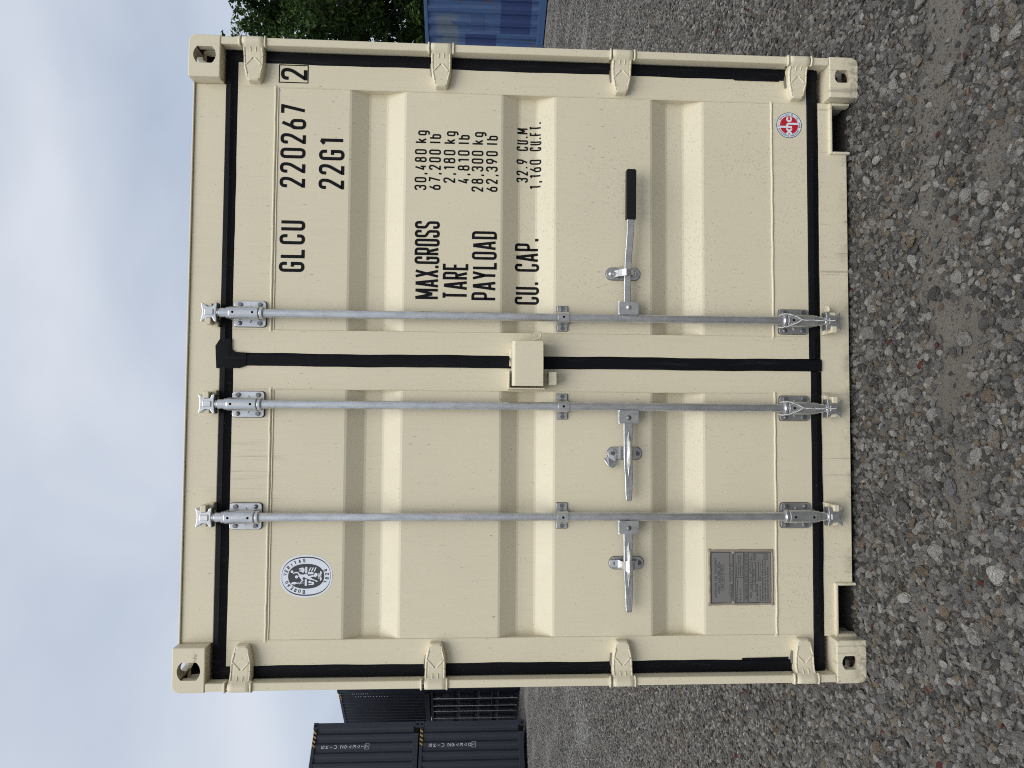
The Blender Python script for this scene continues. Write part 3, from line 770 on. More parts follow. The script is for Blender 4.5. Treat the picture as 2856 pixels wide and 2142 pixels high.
row('32.9', 'CU.M', .713, .806, .840, .931, 1.349); row('1,160', 'CU.FT.', .686, .806, .840, .955, 1.297)
m = MB()
def on_frame(x, z, k): return (x, YF - .0006 - .00005 * k, z)
text(m, '2', 1.079, 1.126, 2.162, .100, on_frame, .135)
for a, b, c, d_ in ((1.067, 1.139, 2.266, 2.270), (1.067, 1.139, 2.157, 2.161), (1.067, 1.071, 2.1612, 2.2658), (1.135, 1.139, 2.1612, 2.2658)):
    m.flat([(a, c), (b, c), (b, d_), (a, d_)], YF - .0006)
m.build('lettering', M_INK, doorR, recalc=False)

# oval classification sticker
def oval_sticker():
    cx, cz = -.814, 2.130; s = .158 / 1505
    f = lambda x, y: (cx + (860 - y) * s, cz + (940 - x) * s)
    sup = lambda a, b, n=64: [(cx + a * math.copysign(abs(cos(t)) ** .88, cos(t)), cz + b * math.copysign(abs(sin(t)) ** .88, sin(t))) for t in np.linspace(0, 2 * pi, n, endpoint=False)]
    m = MB(); Y = YP - .0006
    m.flat(sup(.0790, .0970), Y, 0)
    a = [(x, z) for x, z in sup(.0728, .0905)]; b = [(cx + (x - cx) * .935, cz + (z - cz) * .987) for x, z in a]
    m.ring(a, b, Y - .0002, 1); m.flat(sup(.0460, .0665), Y - .0003, 1)
    Yw = Y - .0006
    lay = [0]
    def nxt(): lay[0] += 1; return Yw - .00004 * lay[0]
    def poly(pts): m.flat([f(*p) for p in pts], nxt(), 0)
    def rect(x0, y0, x1, y1): poly([(x0, y0), (x1, y0), (x1, y1), (x0, y1)])
    def disc(x, y, r): m.flat(circle(*f(x, y), r * s, n=18), nxt(), 0)
    rect(905, 530, 975, 755); rect(895, 968, 970, 1195); rect(1000, 712, 1195, 788)
    disc(440, 695, 47); disc(600, 880, 54); disc(1280, 805, 64)
    poly([(465, 765), (530, 705), (655, 703), (720, 790), (820, 805), (900, 780), (970, 785), (1025, 850), (1190, 815), (1240, 838), (1300, 870), (1290, 895), (1200, 870), (1090, 900), (1180, 960),
          (1290, 1000), (1365, 1040), (1310, 1065), (1230, 1010), (1110, 985), (1000, 955), (910, 915), (860, 885), (800, 925), (855, 1000), (760, 1085), (745, 1125), (695, 1140), (710, 1095), (790, 1000),
          (740, 940), (700, 885), (655, 850), (685, 830), (640, 755), (545, 745), (485, 780)])
    poly([(680, 580), (760, 575), (765, 552), (840, 552), (845, 580), (880, 590), (875, 690), (845, 705), (840, 750), (770, 700), (700, 690), (695, 660), (815, 642), (815, 628), (690, 620)])
    poly([(1020, 1040), (1080, 1010), (1115, 1045), (1115, 1055), (1200, 1055), (1230, 1100), (1200, 1165), (1060, 1165), (1030, 1185), (1030, 1130), (1150, 1120), (1150, 1095), (1030, 1095)])
    for k in range(3): poly([(1010 + 95 * k, 690), (1050 + 95 * k, 690), (1125 + 90 * k, 550), (1075 + 90 * k, 550)])
    poly([(415, 1110), (470, 1060), (560, 1055), (600, 1080), (680, 1075), (680, 1115), (600, 1120), (540, 1145), (430, 1130)])
    poly([(780, 1090), (860, 1085), (860, 1100), (780, 1110)])
    rect(1375, 755, 1410, 945); rect(1355, 830, 1480, 868)
    for y in (745, 950): poly([(1430, y - 70), (1470, y - 55), (1498, y), (1470, y + 60), (1430, y + 75)])
    ring_text(m, 'BUREAU', cx, cz, .0516, .0142, rad(180), rad(106), Y - .0005, 1, .19, ell=1.38, wsc=1.35)
    ring_text(m, 'VERITAS', cx, cz, .0516, .0142, rad(90), rad(0), Y - .0005, 1, .19, ell=1.38, wsc=1.35)
    for i, c in enumerate('1828'):
        px, pz = ((-.0235, -.0765), (-.0085, -.0835), (.0085, -.0835), (.0235, -.0765))[i]; r0 = (-.30, -.1, .1, .30)[i]
        glyph(m, c, -.0043, .0086, .0135, .0027, lambda u, v, k: (cx + px + u * cos(r0) - v * sin(r0), Y - .0005 - .00004 * k, cz + pz + u * sin(r0) + v * cos(r0)), 1)
    m.build('sticker', [M_VWHITE, M_VDARK], doorL, recalc=False)['label'] = 'white and charcoal oval sticker with a figure'
oval_sticker()
def round_sticker():
    cx, cz = .961, .2585; R0 = .052; s = R0 / 470; Y = YF - .0006
    f = lambda x, y: (cx + (890 - y) * s, cz + (900 - x) * s)
    m = MB()
    m.flat(circle(cx, cz, R0, n=48), Y, 2); m.flat(circle(cx, cz, R0 * .955, n=48), Y - .0002, 0); m.flat(circle(cx, cz, R0 * .715, n=48), Y - .0004, 1)
    Yw = Y - .0006
    lay = [0]
    def nxt(): lay[0] += 1; return Yw - .00006 * lay[0]
    def rect(x0, y0, x1, y1): m.flat([f(x0, y0), (f(x1, y0)), f(x1, y1), f(x0, y1)], nxt(), 0)
    def arc(x, y, ro, ri, a0, a1, n=14):
        yy = nxt()
        A = [f(x + ro * cos(t), y + ro * sin(t)) for t in np.linspace(a0, a1, n)]; B = [f(x + ri * cos(t), y + ri * sin(t)) for t in np.linspace(a0, a1, n)]
        m.add([(p[0], yy, p[1]) for p in A + B], [(i, i + 1, i + 1 + n, i + n) for i in range(n - 1)], 0)
    arc(900, 665, 108, 42, rad(-65), rad(245)); rect(570, 918, 1005, 990); rect(885, 798, 1225, 870)
    arc(888, 894, 96, 24, rad(90), rad(270))
    arc(900, 1010, 115, 42, rad(0), rad(180)); arc(900, 1225, 115, 42, rad(180), rad(360))
    ring_text(m, 'CHANGZHOU XINHUACHANG INT\'L CONTAINERS CO.,LTD.', cx, cz, R0 * .755, R0 * .15, rad(245), rad(-62), Y - .0005, 2, .15, wsc=.95)
    ring_text(m, '\u65b0\u534e\u660c', cx, cz, R0 * .745, R0 * .165, rad(285), rad(255), Y - .0005, 2, .10, wsc=1.0)
    m.build('sticker', [M_VWHITE, M_VRED, M_VNAVY], doorR, recalc=False)['label'] = 'round red, white and navy sticker'
round_sticker()
def data_plate():
    x0, x1, z0, z1 = -.930, -.725, .3435, .5915; Y = YP - .002
    fr = MB()
    P = []
    for a, b in (((x0, z0), (x1, z0)), ((x1, z0), (x1, z1)), ((x1, z1), (x0, z1)), ((x0, z1), (x0, z0))):
        P += [(a[0] + (b[0] - a[0]) * k / 12 + random.uniform(-.0012, .0012), YP - .001, a[1] + (b[1] - a[1]) * k / 12 + random.uniform(-.0012, .0012)) for k in range(12)]
    P.append(P[0]); fr.tube(P, .0045, 7)
    for q in ((x0, z0), (x1, z1), (x0, z1)): fr.dome(q[0], YP, q[1], .008, .005)
    fr.build('sealant_frame', M_SEALANT, doorL)
    m = MB(); m.box(x0 + .002, x1 - .002, Y, YP, z0 + .002, z1 - .002, 0)
    s = .248 / 1240; fx = lambda y: x1 - .006 - (y - 420) * s * 1.0; fz = lambda x: z1 - .006 - (x - 290) * s
    sx_ = (x1 - x0 - .012) / (1380 - 420)
    fx = lambda y: x1 - .006 - (y - 420) * sx_
    Yt = Y - .0004
    def ln(xa, ya, xb, yb, t=.0011):
        a = Vector((fx(ya), fz(xa))); b = Vector((fx(yb), fz(xb))); ribbon(m, [a, b], t, lambda u, v, k: (u, Yt, v), 1, 0)
    def rc(xa, ya, xb, yb, t=.0009): ln(xa, ya, xb, ya, t); ln(xa, yb, xb, yb, t); ln(xa, ya, xa, yb, t); ln(xb, ya, xb, yb, t)
    def tx(s_, xt, xb, yl, yr, t=.13):
        text(m, s_, fx(yl), fx(yr), fz(xb), fz(xt) - fz(xb), lambda u, v, k: (u, Yt - .00003 * k, v), t * .8, .2, 1)
    rc(290, 425, 730, 1385, .0014); rc(760, 425, 930, 1385, .0013); rc(950, 425, 1000, 1385); rc(1025, 425, 1470, 1385, .0013); ln(760, 905, 930, 905)
    tx('APPROVED FOR TRANSPORT', 355, 400, 1285, 530); tx('UNDER CUSTOMS SEAL', 415, 458, 1205, 600)
    rc(475, 660, 540, 1145); tx('GB/C 48365 BV/2025', 490, 525, 1110, 695)
    tx('TYPE', 672, 706, 1365, 1285); rc(655, 1040, 708, 1270); tx('CX05-22GLDR', 670, 698, 1260, 1050)
    tx("MANUFACTURER'S NO.", 645, 672, 980, 715, .16); tx('OF THE CONTAINER', 690, 712, 975, 765, .16); rc(650, 450, 703, 700); tx('CXIC', 668, 694, 685, 625)
    tx("OWNER'S NO.", 780, 806, 1360, 1215, .16); rc(775, 935, 806, 1190); tx('MANUFACTURED BY', 775, 800, 885, 625, .15); tx('CHANGZHOU XINHUACHANG', 813, 838, 880, 485, .15)
    tx('INTERNATIONAL CONTAINERS', 850, 876, 880, 485, .15); tx('CO.,LTD.CHINA', 888, 911, 880, 685, .15); tx('GOLD LINE LTD', 848, 874, 1355, 1120, .16)
    tx('TIMBER COMPONENT TREATMENT IM/TALEIUM-400/2025', 962, 990, 1340, 450, .15)
    tx('CSC SAFETY APPROVAL', 1048, 1090, 1295, 510); rc(1103, 615, 1160, 1170); tx('F/BV/19838/25', 1116, 1146, 1040, 745)
    tx('DATE MANUFACTURED', 1180, 1212, 1360, 1030); rc(1172, 612, 1215, 970); tx('IDENTIFICATION NO.', 1242, 1270, 1358, 1060); rc(1228, 612, 1270, 970); tx('CXIC', 1240, 1264, 955, 890)
    tx('MAXIMUM OPERATING GROSS MASS 30,480 kg 67,200 lb', 1292, 1318, 1360, 600, .16); tx('ALLOWABLE STACKING LOAD FOR 1.8g 216,000 kg 476,190 lb', 1342, 1366, 1360, 600, .16)
    tx('TRANSVERSE RACKING TEST FORCE 150,000 NEWTONS', 1396, 1420, 1360, 705, .16)
    rc(1095, 445, 1400, 575)
    for k, xx in enumerate((1115, 1140, 1165, 1320, 1345, 1370)): tx(('FIRST MAINT', 'NANCE EXAM', 'INATION DATE', 'DATE', 'OF MANUFACTURE', 'EXAM DATE')[k][:11], xx, xx + 17, 570, 460, .16)
    m.build('data_plate', [M_PLATE, M_INK], doorL, recalc=False)['label'] = 'grey etched approval plate'
    for x in (x0 + .006, x1 - .006): MB().dome(x, Y, fz(728), .0075, .004).build('rivet', M_SEALANT, doorL)
data_plate()

# lock box on the right door, its bracket and stop on the left door
m = MB(); prof = [(.052, 1.366), (-.016, 1.366)] + [(-.028 + .012 - .012 * sin(a), 1.354 + .012 * cos(a)) for a in np.linspace(0.2, pi / 2, 5)] + [(-.028, 1.249), (-.023, 1.249), (-.023, 1.352), (-.020, 1.3605), (.052, 1.3605)]
n_ = len(prof); xa, xb = -.096, .073
m.add([(xa, y, z) for y, z in prof] + [(xb, y, z) for y, z in prof], [tuple(range(n_)), tuple(range(2 * n_ - 1, n_ - 1, -1))] + [(i, (i + 1) % n_, (i + 1) % n_ + n_, i + n_) for i in range(n_)])
m.box(xa, xa + .005, -.0225, .030, 1.2495, 1.3600); m.box(xb - .005, xb, -.0225, .0545, 1.2495, 1.3600)
m.build('lock_box', M_CREAM, doorR, .0018)
m = MB(); m.tube([(.018 * 0 + .05, .0548, 1.368), (.02, .0535, 1.369), (.0, .053, 1.371), (-.018, .052, 1.370)], .0045, 6); m.build('weld_bead', M_CREAM, doorR)
m = MB(); m.box(-.108, -.036, .006, .0545, 1.3745, 1.3805); m.box(-.108, -.1025, -.012, .0545, 1.2410, 1.3742)
m.build('lock_bracket', M_CREAM, doorL, .0018)
MB().box(-.0905, -.041, .000, .0545, 1.1955, 1.2265).build('lock_stop', M_CREAM, doorL, .0025)
m = MB(); m.tube([(.072, .004, 1.287), (.081, .004, 1.284), (.083, .004, 1.272), (.088, .004, 1.260), (.097, .004, 1.2555), (.105, .004, 1.259), (.1075, .004, 1.268), (.108, .004, 1.282)], .0034, 8); m.build('hook', M_CREAM, doorR)

# locking bars
YB, RB = .021, .0165
def cam_head(x, zb, up, d):
    """forged cam at a rod end; up = 1 at the header, -1 at the sill"""
    m = MB(); Z_ = lambda h: zb + up * h
    m.lathe([(0, -.003), (RB + .0015, -.003), (RB + .0015, .020), (RB - .001, .022), (RB - .001, .026), (RB + .0005, .028), (.013, .036), (0, .036)] if up > 0 else
            [(0, .003), (RB + .0015, .003), (RB + .0015, -.020), (RB - .001, -.022), (RB - .001, -.026), (RB + .0005, -.028), (.013, -.036), (0, -.036)], (x, YB, zb), 'Z', 18)
    pl = [(-.013, .030), (-.024, .028), (-.035, .027), (-.037, .032), (-.028, .040), (-.022, .044), (-.0205, .062), (-.026, .070), (-.034, .080), (-.034, .086), (-.024, .085), (-.010, .082),
          (.012, .082), (.024, .085), (.034, .088), (.036, .083), (.027, .071), (.0205, .062), (.022, .044), (.032, .040), (.037, .033), (.035, .028), (.026, .029), (.013, .031)]
    m.prism([(x + a * d, Z_(h)) for a, h in pl], .004, .040)
    m.box(x - .011, x + .011, .000, .0045, min(Z_(.040), Z_(.072)), max(Z_(.040), Z_(.072)))
    return m
def keeper(x, zb, up, d, mat, ring=False):
    Z_ = lambda h: zb + up * h
    a, b = sorted((Z_(.048), Z_(.070)))
    for s in (-1, 1):
        lo, hi = sorted((x + s * d * .021, x + s * d * (.046 if s > 0 else .034))); m = MB()
        m.box(lo, hi, .010 if s < 0 else .000, .0565, a, b)
        if s > 0: m.prism([(x + d * .022, Z_(.034)), (x + d * .052, Z_(.030)), (x + d * .050, Z_(.0485)), (x + d * .022, Z_(.0485))], .030, .0564)
        m.build('cam_keeper', mat, box_, .003)
    if ring: MB().lathe([(.006, 0), (.013, 0), (.016, .005), (.013, .012), (.006, .012), (.005, 0)], (x - d * .048, .028, Z_(.052)), 'Z', 16).build('keeper_ring', mat, box_)
def locking_bar(x, d, hub_side, wire, bar_label):
    m = MB(); m.tube([(x, YB, .195), (x, YB, 1.3), (x, YB, 2.412)], RB, 24)
    b = m.build('locking_bar', M_GALV, box_); b['label'] = bar_label
    for zc, up in ((2.355, 1), (.252, -1)):
        # plate, sleeve with two holes, collars
        m = MB(); m.prism(rrect(x - .0485, x + .0485, zc - .059, zc + .059, .012), .0455, .0545)
        m.build('bearing_plate', M_GALV, b, .0015)
        MB().prism(rrect(x - .0500, x + .0500, zc - .0607, zc + .0605, .0125), .0532, .0552).build('plate_gasket', M_RUB, b)
        m = MB()
        lo, hi = zc - .042, zc + .066
        if up < 0: lo, hi = zc - .066, zc + .042
        m.lathe([(RB, lo), (.0235, lo), (.0248, lo + .003), (.0248, hi - .003), (.0235, hi), (RB, hi)], (x, YB, 0), 'Z', 28)
        m.box(x - .0247, x + .0247, YB + .004, .0456, lo + .002, hi - .002)
        ce = lo - .009 if up > 0 else hi + .009
        m.lathe([(RB, ce - .007), (.0225, ce - .007), (.0245, ce - .004), (.0245, ce + .004), (.0225, ce + .007), (RB, ce + .007)], (x, YB, 0), 'Z', 28)
        oe = hi + .006 if up > 0 else lo - .006
        m.lathe([(RB, oe - .0055), (.0222, oe - .0055), (.0222, oe + .0055), (RB, oe + .0055)], (x, YB, 0), 'Z', 28)
        for s in (-1, 1): m.prism([(x + s * .0245, zc + .006), (x + s * .0245, zc - .006), (x + s * .033, zc)], .040, .0456)
        m.build('bearing_sleeve', M_GALV, b)
        for dz in (-.022, .050) if up > 0 else (-.050, .022):
            MB().prism(circle(x, zc + dz, .0046, n=14), YB - .0251, YB - .020).build('grease_hole', M_DARK, b)
        for k, (sx, sz) in enumerate(((-1, -1), (1, -1), (-1, 1), (1, 1))):
            m = MB()
            if (k + int(x * 100)) % 3: m.hexbolt(x + sx * .0355, .0455, zc + sz * .037, .0088, .0065, 0, k * .7)
            else: m.dome(x + sx * .0355, .0455, zc + sz * .037, .0088, .0068)
            m.build('bolt', M_BOLT, b, 0)
        zb = 2.436 if up > 0 else .170
        cam_head(x, zb, up, d).build('cam', M_GALV, b, .003)
        keeper(x, zb, up, d, M_CREAM, ring=(wire and up < 0 and x > 0))
    # middle guide: strap bent over the rod, bolted at both sides
    zc = 1.169; m = MB()
    pr = [(-.048, .050), (-.028, .050), (-.0235, .046)] + [(-.0215 * cos(a), YB - .0215 * sin(a) + .0) for a in np.linspace(-.5, pi + .5, 15)] + [(.0235, .046), (.028, .050), (.048, .050)]
    vs = []
    for u, y in pr: vs += [(x + u, y, zc - .0205), (x + u, y, zc + .0205)]
    q = len(pr)
    for u, y in pr:
        k = 1.0 if abs(u) >= .0235 and y > .04 else 0
        uu, yy = (u, y + .004) if k else (u * .84, YB + (y - YB) * .84)
        vs += [(x + uu, yy, zc - .0205), (x + uu, yy, zc + .0205)]
    f = []
    for i in range(q - 1):
        f += [(2 * i, 2 * i + 1, 2 * i + 3, 2 * i + 2), (2 * q + 2 * i, 2 * q + 2 * i + 2, 2 * q + 2 * i + 3, 2 * q + 2 * i + 1), (2 * i, 2 * i + 2, 2 * q + 2 * i + 2, 2 * q + 2 * i), (2 * i + 1, 2 * q + 2 * i + 1, 2 * q + 2 * i + 3, 2 * i + 3)]
    f += [(0, 2 * q, 2 * q + 1, 1), (2 * q - 2, 2 * q - 1, 4 * q - 1, 4 * q - 2)]
    m.add(vs, f); m.build('guide_strap', M_GALV, b, .001)
    for s in (-1, 1): MB().prism(rrect(x + s * .038 - .0115, x + s * .038 + .0115, zc - .0220, zc + .0218, .003), .0530, .0560 if x < 0 else .0560).build('plate_gasket', M_RUB, b)
    MB().prism(circle(x, zc, .0046, n=14), YB - .0219, YB - .015).build('grease_hole', M_DARK, b)
    for s in (-1, 1): MB().hexbolt(x + s * .0385, .050, zc, .0085, .006, 0, .4 * s).build('bolt', M_BOLT, b)
    # hub that the handle hangs from
    hs = hub_side; a, c = sorted((x + hs * .013, x + hs * .063))
    m = MB(); m.prism(rrect(a, c, .880, .957, .006), .004, .009); m.prism(rrect(a, c, .880, .957, .006), .031, .036)
    hy = np.linspace(-pi / 2, pi / 2, 7)
    m.add([(a, .020 - .016 * sin(t), .955 + .006 * cos(t)) for t in hy] + [(c, .020 - .016 * sin(t), .955 + .006 * cos(t)) for t in hy], [(i, i + 1, i + 8, i + 7) for i in range(6)], 0, True)
    m.build('handle_hub', M_GALV, b, .001)
    m = MB(); m.dome(x + hs * .041, .004, .919, .0098, .007); m.build('rivet', M_BOLT if hs < 0 else M_GALV, b)
    return b
B1 = locking_bar(.1695, -1, 1, True, 'locking bar on the right door, beside the lettering')
B2 = locking_bar(-.1715, 1, -1, True, 'locking bar on the left door, next to the centre seal')
B3 = locking_bar(-.5890, 1, -1, False, 'locking bar in the middle of the left door')

def bar_sweep(m, st):
    """st: (x, z centre, half height, y front, thickness)"""
    vs = []
    for x, z, h, y, t in st: vs += [(x, y, z - h), (x, y, z + h), (x, y + t, z + h), (x, y + t, z - h)]
    n = len(st); f = [(0, 1, 2, 3), (4 * n - 4, 4 * n - 1, 4 * n - 2, 4 * n - 3)]
    for i in range(n - 1):
        for k in range(4): f.append((4 * i + k, 4 * i + 4 + k, 4 * i + 4 + (k + 1) % 4, 4 * i + (k + 1) % 4))
    m.add(vs, f)
m = MB(); bar_sweep(m, [(.205, .922, .0135, .012, .013), (.30, .9215, .0135, .012, .013), (.343, .921, .0135, .011, .012), (.40, .919, .0138, .010, .012), (.45, .9155, .0142, .006, .012), (.50, .9125, .0145, .003, .012), (.556, .911, .0145, .002, .012)])
m.build('handle', M_GALV, B1, .003)
m = MB(); pts = np.linspace(.551, .746, 8)
bar_sweep(m, [(.551, .911, .0185, -.0045, .022), (.553, .911, .0190, -.005, .023), (.738, .9098, .0193, -.006, .023), (.744, .9098, .0180, -.005, .021), (.747, .9098, .0140, -.001, .013)])
m.build('handle_grip', M_GRIP, B1, .006, 3)
for bar, x0 in ((B2, -.1715), (B3, -.5890)):
    X = lambda u: x0 - u
    m = MB(); bar_sweep(m, [(X(.035), .920, .0175, .012, .013), (X(.10), .920, .0178, .010, .013), (X(.15), .921, .0170, .006, .014), (X(.19), .921, .0170, .004, .014), (X(.225), .9195, .0168, .007, .013), (X(.255), .9175, .0160, .010, .012),
                            (X(.28), .917, .0150, .011, .012), (X(.33), .917, .0135, .010, .012), (X(.352), .917, .0122, .009, .011), (X(.3585), .917, .0095, .010, .008)])
    m.build('handle', M_GALV, bar, .003)
    m = MB(); rp = [(X(.095), .0095), (X(.13), -.004), (X(.18), -.009), (X(.215), -.006), (X(.265), .0105)]
    n = len(rp)
    m.add([(x, y + .010, .9155 - h) for (x, y), h in zip(rp, (.0005, .005, .006, .005, .0005))] + [(x, y, .9185) for x, y in rp] + [(x, y + .010, .9225 + h) for (x, y), h in zip(rp, (.0005, .004, .005, .004, .0005))],
          [(i, i + 1, i + 1 + n, i + n) for i in range(n - 1)] + [(i + n, i + 1 + n, i + 1 + 2 * n, i + 2 * n) for i in range(n - 1)])
    m.build('handle_rib', M_GALV, bar)
    m = MB(); rr = random.Random(3)
    for k in range(17):
        if k in (8,): continue
        u = .268 + k * .0049; zc = .922 - (.006 if k > 8 else .001)
        m.tube([(X(u), .0105, zc - .004 + rr.uniform(-.001, .001)), (X(u + rr.uniform(-.002, .003)), .0098, zc + rr.uniform(-.002, .002)), (X(u + .002), .0105, zc + .005)], .0011, 5)
    m.build('cast_relief', M_GALV, bar)
# catches that hold the handles
def catch(x, cover, parent):
    z = .931 if x > 0 else .925 if x > -.5 else .918
    m = MB(); m.prism(rrect(x - .024, x + .024, z - .067, z + .067, .0235, 6), .0505, .0545)
    b = m.build('handle_catch', M_GALV, parent, .001)
    m = MB(); m.prism(rrect(x - .0252, x + .0252, z - .0685, z + .0685, .0245, 6), .0535, .0552); m.build('catch_gasket', M_RUB, parent)
    for dz in (.047, -.050):
        m = MB()
        if x > 0: m.dome(x, .0505, z + dz, .0105, .008)
        else: m.hexbolt(x, .0505, z + dz, .0088, .008)
        m.build('catch_bolt', M_BOLT if x < 0 else M_GALV, parent)
    if x < 0: MB().lathe([(.013, 0), (.013, .002), (.0, .002)], (x, .0505, z + .047), '-Y', 18).build('catch_washer', M_GALV, parent)
    m = MB()
    # tongue that the handle drops behind
    m.prism([(x - .0125, z - .040), (x + .0125, z - .040), (x + .0125, z - .014), (x - .0125, z - .014)], .026, .030); m.box(x - .0125, x + .0125, .026, .0505, z - .0145, z - .0105)
    m.box(x - .0125, x + .0125, .030, .0505, z - .040, z - .0365)
    m.build('catch_tongue', M_GALV, parent, .0012)
    m = MB()
    def cover_sheet(P):      # (x, z, y) rows of the small swing cover
        n = len(P[0]); vs = [(a, y, c) for r in P for a, c, y in r]
        vs += [(a, y + .0025, c) for a, y, c in vs]; k = n * len(P)
        f = [(i * n + q, i * n + q + 1, (i + 1) * n + q + 1, (i + 1) * n + q) for i in range(len(P) - 1) for q in range(n - 1)]
        f += [tuple(k + j for j in reversed(t_)) for t_ in f]
        rim = [q for q in range(n)] + [i * n + n - 1 for i in range(1, len(P))] + [(len(P) - 1) * n + q for q in range(n - 2, -1, -1)] + [i * n for i in range(len(P) - 2, 0, -1)]
        f += [(rim[i], rim[(i + 1) % len(rim)], k + rim[(i + 1) % len(rim)], k + rim[i]) for i in range(len(rim))]
        m.add(vs, f, 0, False)
    if cover == 'clip':
        cover_sheet([[(x - .015, z + .035, .046), (x + .011, z + .035, .046)], [(x - .015, z + .024, .020), (x + .011, z + .024, .020)], [(x - .016, z + .012, .006), (x + .012, z + .012, .006)], [(x - .015, z - .002, .000), (x + .012, z - .002, .000)],
                     [(x - .012, z - .012, .002), (x + .010, z - .012, .002)], [(x - .012, z - .024, .010), (x + .009, z - .024, .010)], [(x - .010, z - .034, .020), (x + .007, z - .034, .020)]])
        m.tube([(x - .019, .045, z + .02), (x - .021, .040, z + .035), (x - .021, .042, z + .052)], .0022, 6)
    elif cover == 'shut':
        cover_sheet([[(x - .013, z + .062, .043), (x + .012, z + .062, .043)], [(x - .015, z + .035, .040), (x + .014, z + .035, .040)], [(x - .014, z + .026, .012), (x + .013, z + .026, .012)], [(x - .020, z + .014, -.006), (x + .018, z + .014, -.006)],
                     [(x - .027, z + .002, -.011), (x + .024, z + .002, -.011)], [(x - .021, z - .010, -.010), (x + .018, z - .010, -.010)], [(x - .012, z - .020, -.006), (x + .010, z - .020, -.006)]])
    else:
        ol = [(.012, .010), (.016, 0), (.012, -.012), (-.004, -.016), (-.020, -.013), (-.030, -.009), (-.043, -.014), (-.051, -.005), (-.055, .006), (-.049, .018), (-.036, .028), (-.020, .037), (-.018, .027), (-.014, .018), (0, .016)]
        n = len(ol); fy = lambda a: .0445 - .018 * max(0, (-a - .018) / .035) ** 1.3
        m.add([(x + a, fy(a), z + .047 + c) for a, c in ol] + [(x + a, fy(a) + .004, z + .047 + c) for a, c in ol], [tuple(range(n)), tuple(range(2 * n - 1, n - 1, -1))] + [(k, k + n, (k + 1) % n + n, (k + 1) % n) for k in range(n)])
    m.build('catch_cover', M_GALV, parent, .0008)
catch(.348, 'clip', doorR); catch(-.3505, 'open', doorL); catch(-.7695, 'shut', doorL)

# twisted wire ties round the two inner bars
def wire_tie(x, label):
    o = empty('wire_tie', (x, -.02, .17), 0, label, 'wire', 'twisted wires tied to the locking bar feet')
    def strand(path, name):
        for ph in (0, pi):
            P = []; n = len(path)
            D = [Vector(p) for p in path]; L = [0]
            for a, b in zip(D[:-1], D[1:]): L.append(L[-1] + (b - a).length)
            N = int(L[-1] / .0016); up = Vector((0, -1, 0))
            for i in range(N + 1):
                t = L[-1] * i / N; k = max(j for j in range(len(L)) if L[j] <= t + 1e-9); k = min(k, len(D) - 2)
                p = D[k].lerp(D[k + 1], (t - L[k]) / max(1e-9, L[k + 1] - L[k])); d = (D[k + 1] - D[k]).normalized(); w = d.cross(up).normalized(); u = w.cross(d)
                a = t / .009 * 2 * pi + ph
                P.append(p + (u * cos(a) + w * sin(a)) * .0024 - Vector((x, -.02, .17)))
            MB_ = MB(); MB_.tube(P, .0019, 5); MB_.build(name, M_WIRE, o)
    strand([(x + .020, .034, .318), (x + .026, .016, .308), (x + .024, .004, .290), (x + .012, -.006, .262), (x + .001, -.009, .243)], 'loop_strand')
    strand([(x - .022, .034, .322), (x - .027, .016, .312), (x - .024, .004, .292), (x - .012, -.006, .262), (x - .001, -.009, .243)], 'loop_strand')
    strand([(x, -.010, .246), (x - .002, -.011, .225), (x - .001, -.009, .195), (x - .003, -.008, .170), (x + .001, -.006, .145), (x - .002, -.005, .118), (x, -.004, .108)], 'tail_strand')
wire_tie(.1695, 'twisted steel wire on the locking bar foot of the right door')
wire_tie(-.1715, 'twisted steel wire on the locking bar foot of the left door')

# ------------------------------------------------------------------ the containers behind
def paint(name, c, rust=0.0, rough=.45):
    t = NT(name)
    a = t.noise(1.3, 4, .6); k = t.mix(t.ramp(a, [(.3, 0), (.7, 1)]), tuple(v * .86 for v in c), tuple(v * 1.1 for v in c))
    s = t.noise(1, 4, .6, (30, 30, 1.2)); k = t.mix(t.math('MULTIPLY', t.ramp(s, [(.52, 0), (.75, 1)]), .16), k, tuple(min(1, v * 1.6 + .02) for v in c))
    if rust:
        r = t.noise(5, 6, .7, (1, 1, .35)); k = t.mix(t.math('MULTIPLY', t.ramp(r, [(.64, 0), (.69, 1)]), rust), k, (.10, .045, .022))
    t.bump(t.noise(25, 3), .002, .3)
    return t.set(k, rough, 0, .45)
M_STEELBLUE = paint('slate_navy_paint', (0.0187, 0.0221, 0.0323))
M_NAVY = paint('deep_navy_paint', (.0085, .0115, .021))
M_NAVYDOOR = paint('deep_navy_door_paint', (0.0068, 0.011, 0.0238))
M_YEL = plain('yellow_tape', (.36, .22, .06), .55)
M_LETTER = plain('white_letter_vinyl', (.52, .53, .56), .5)
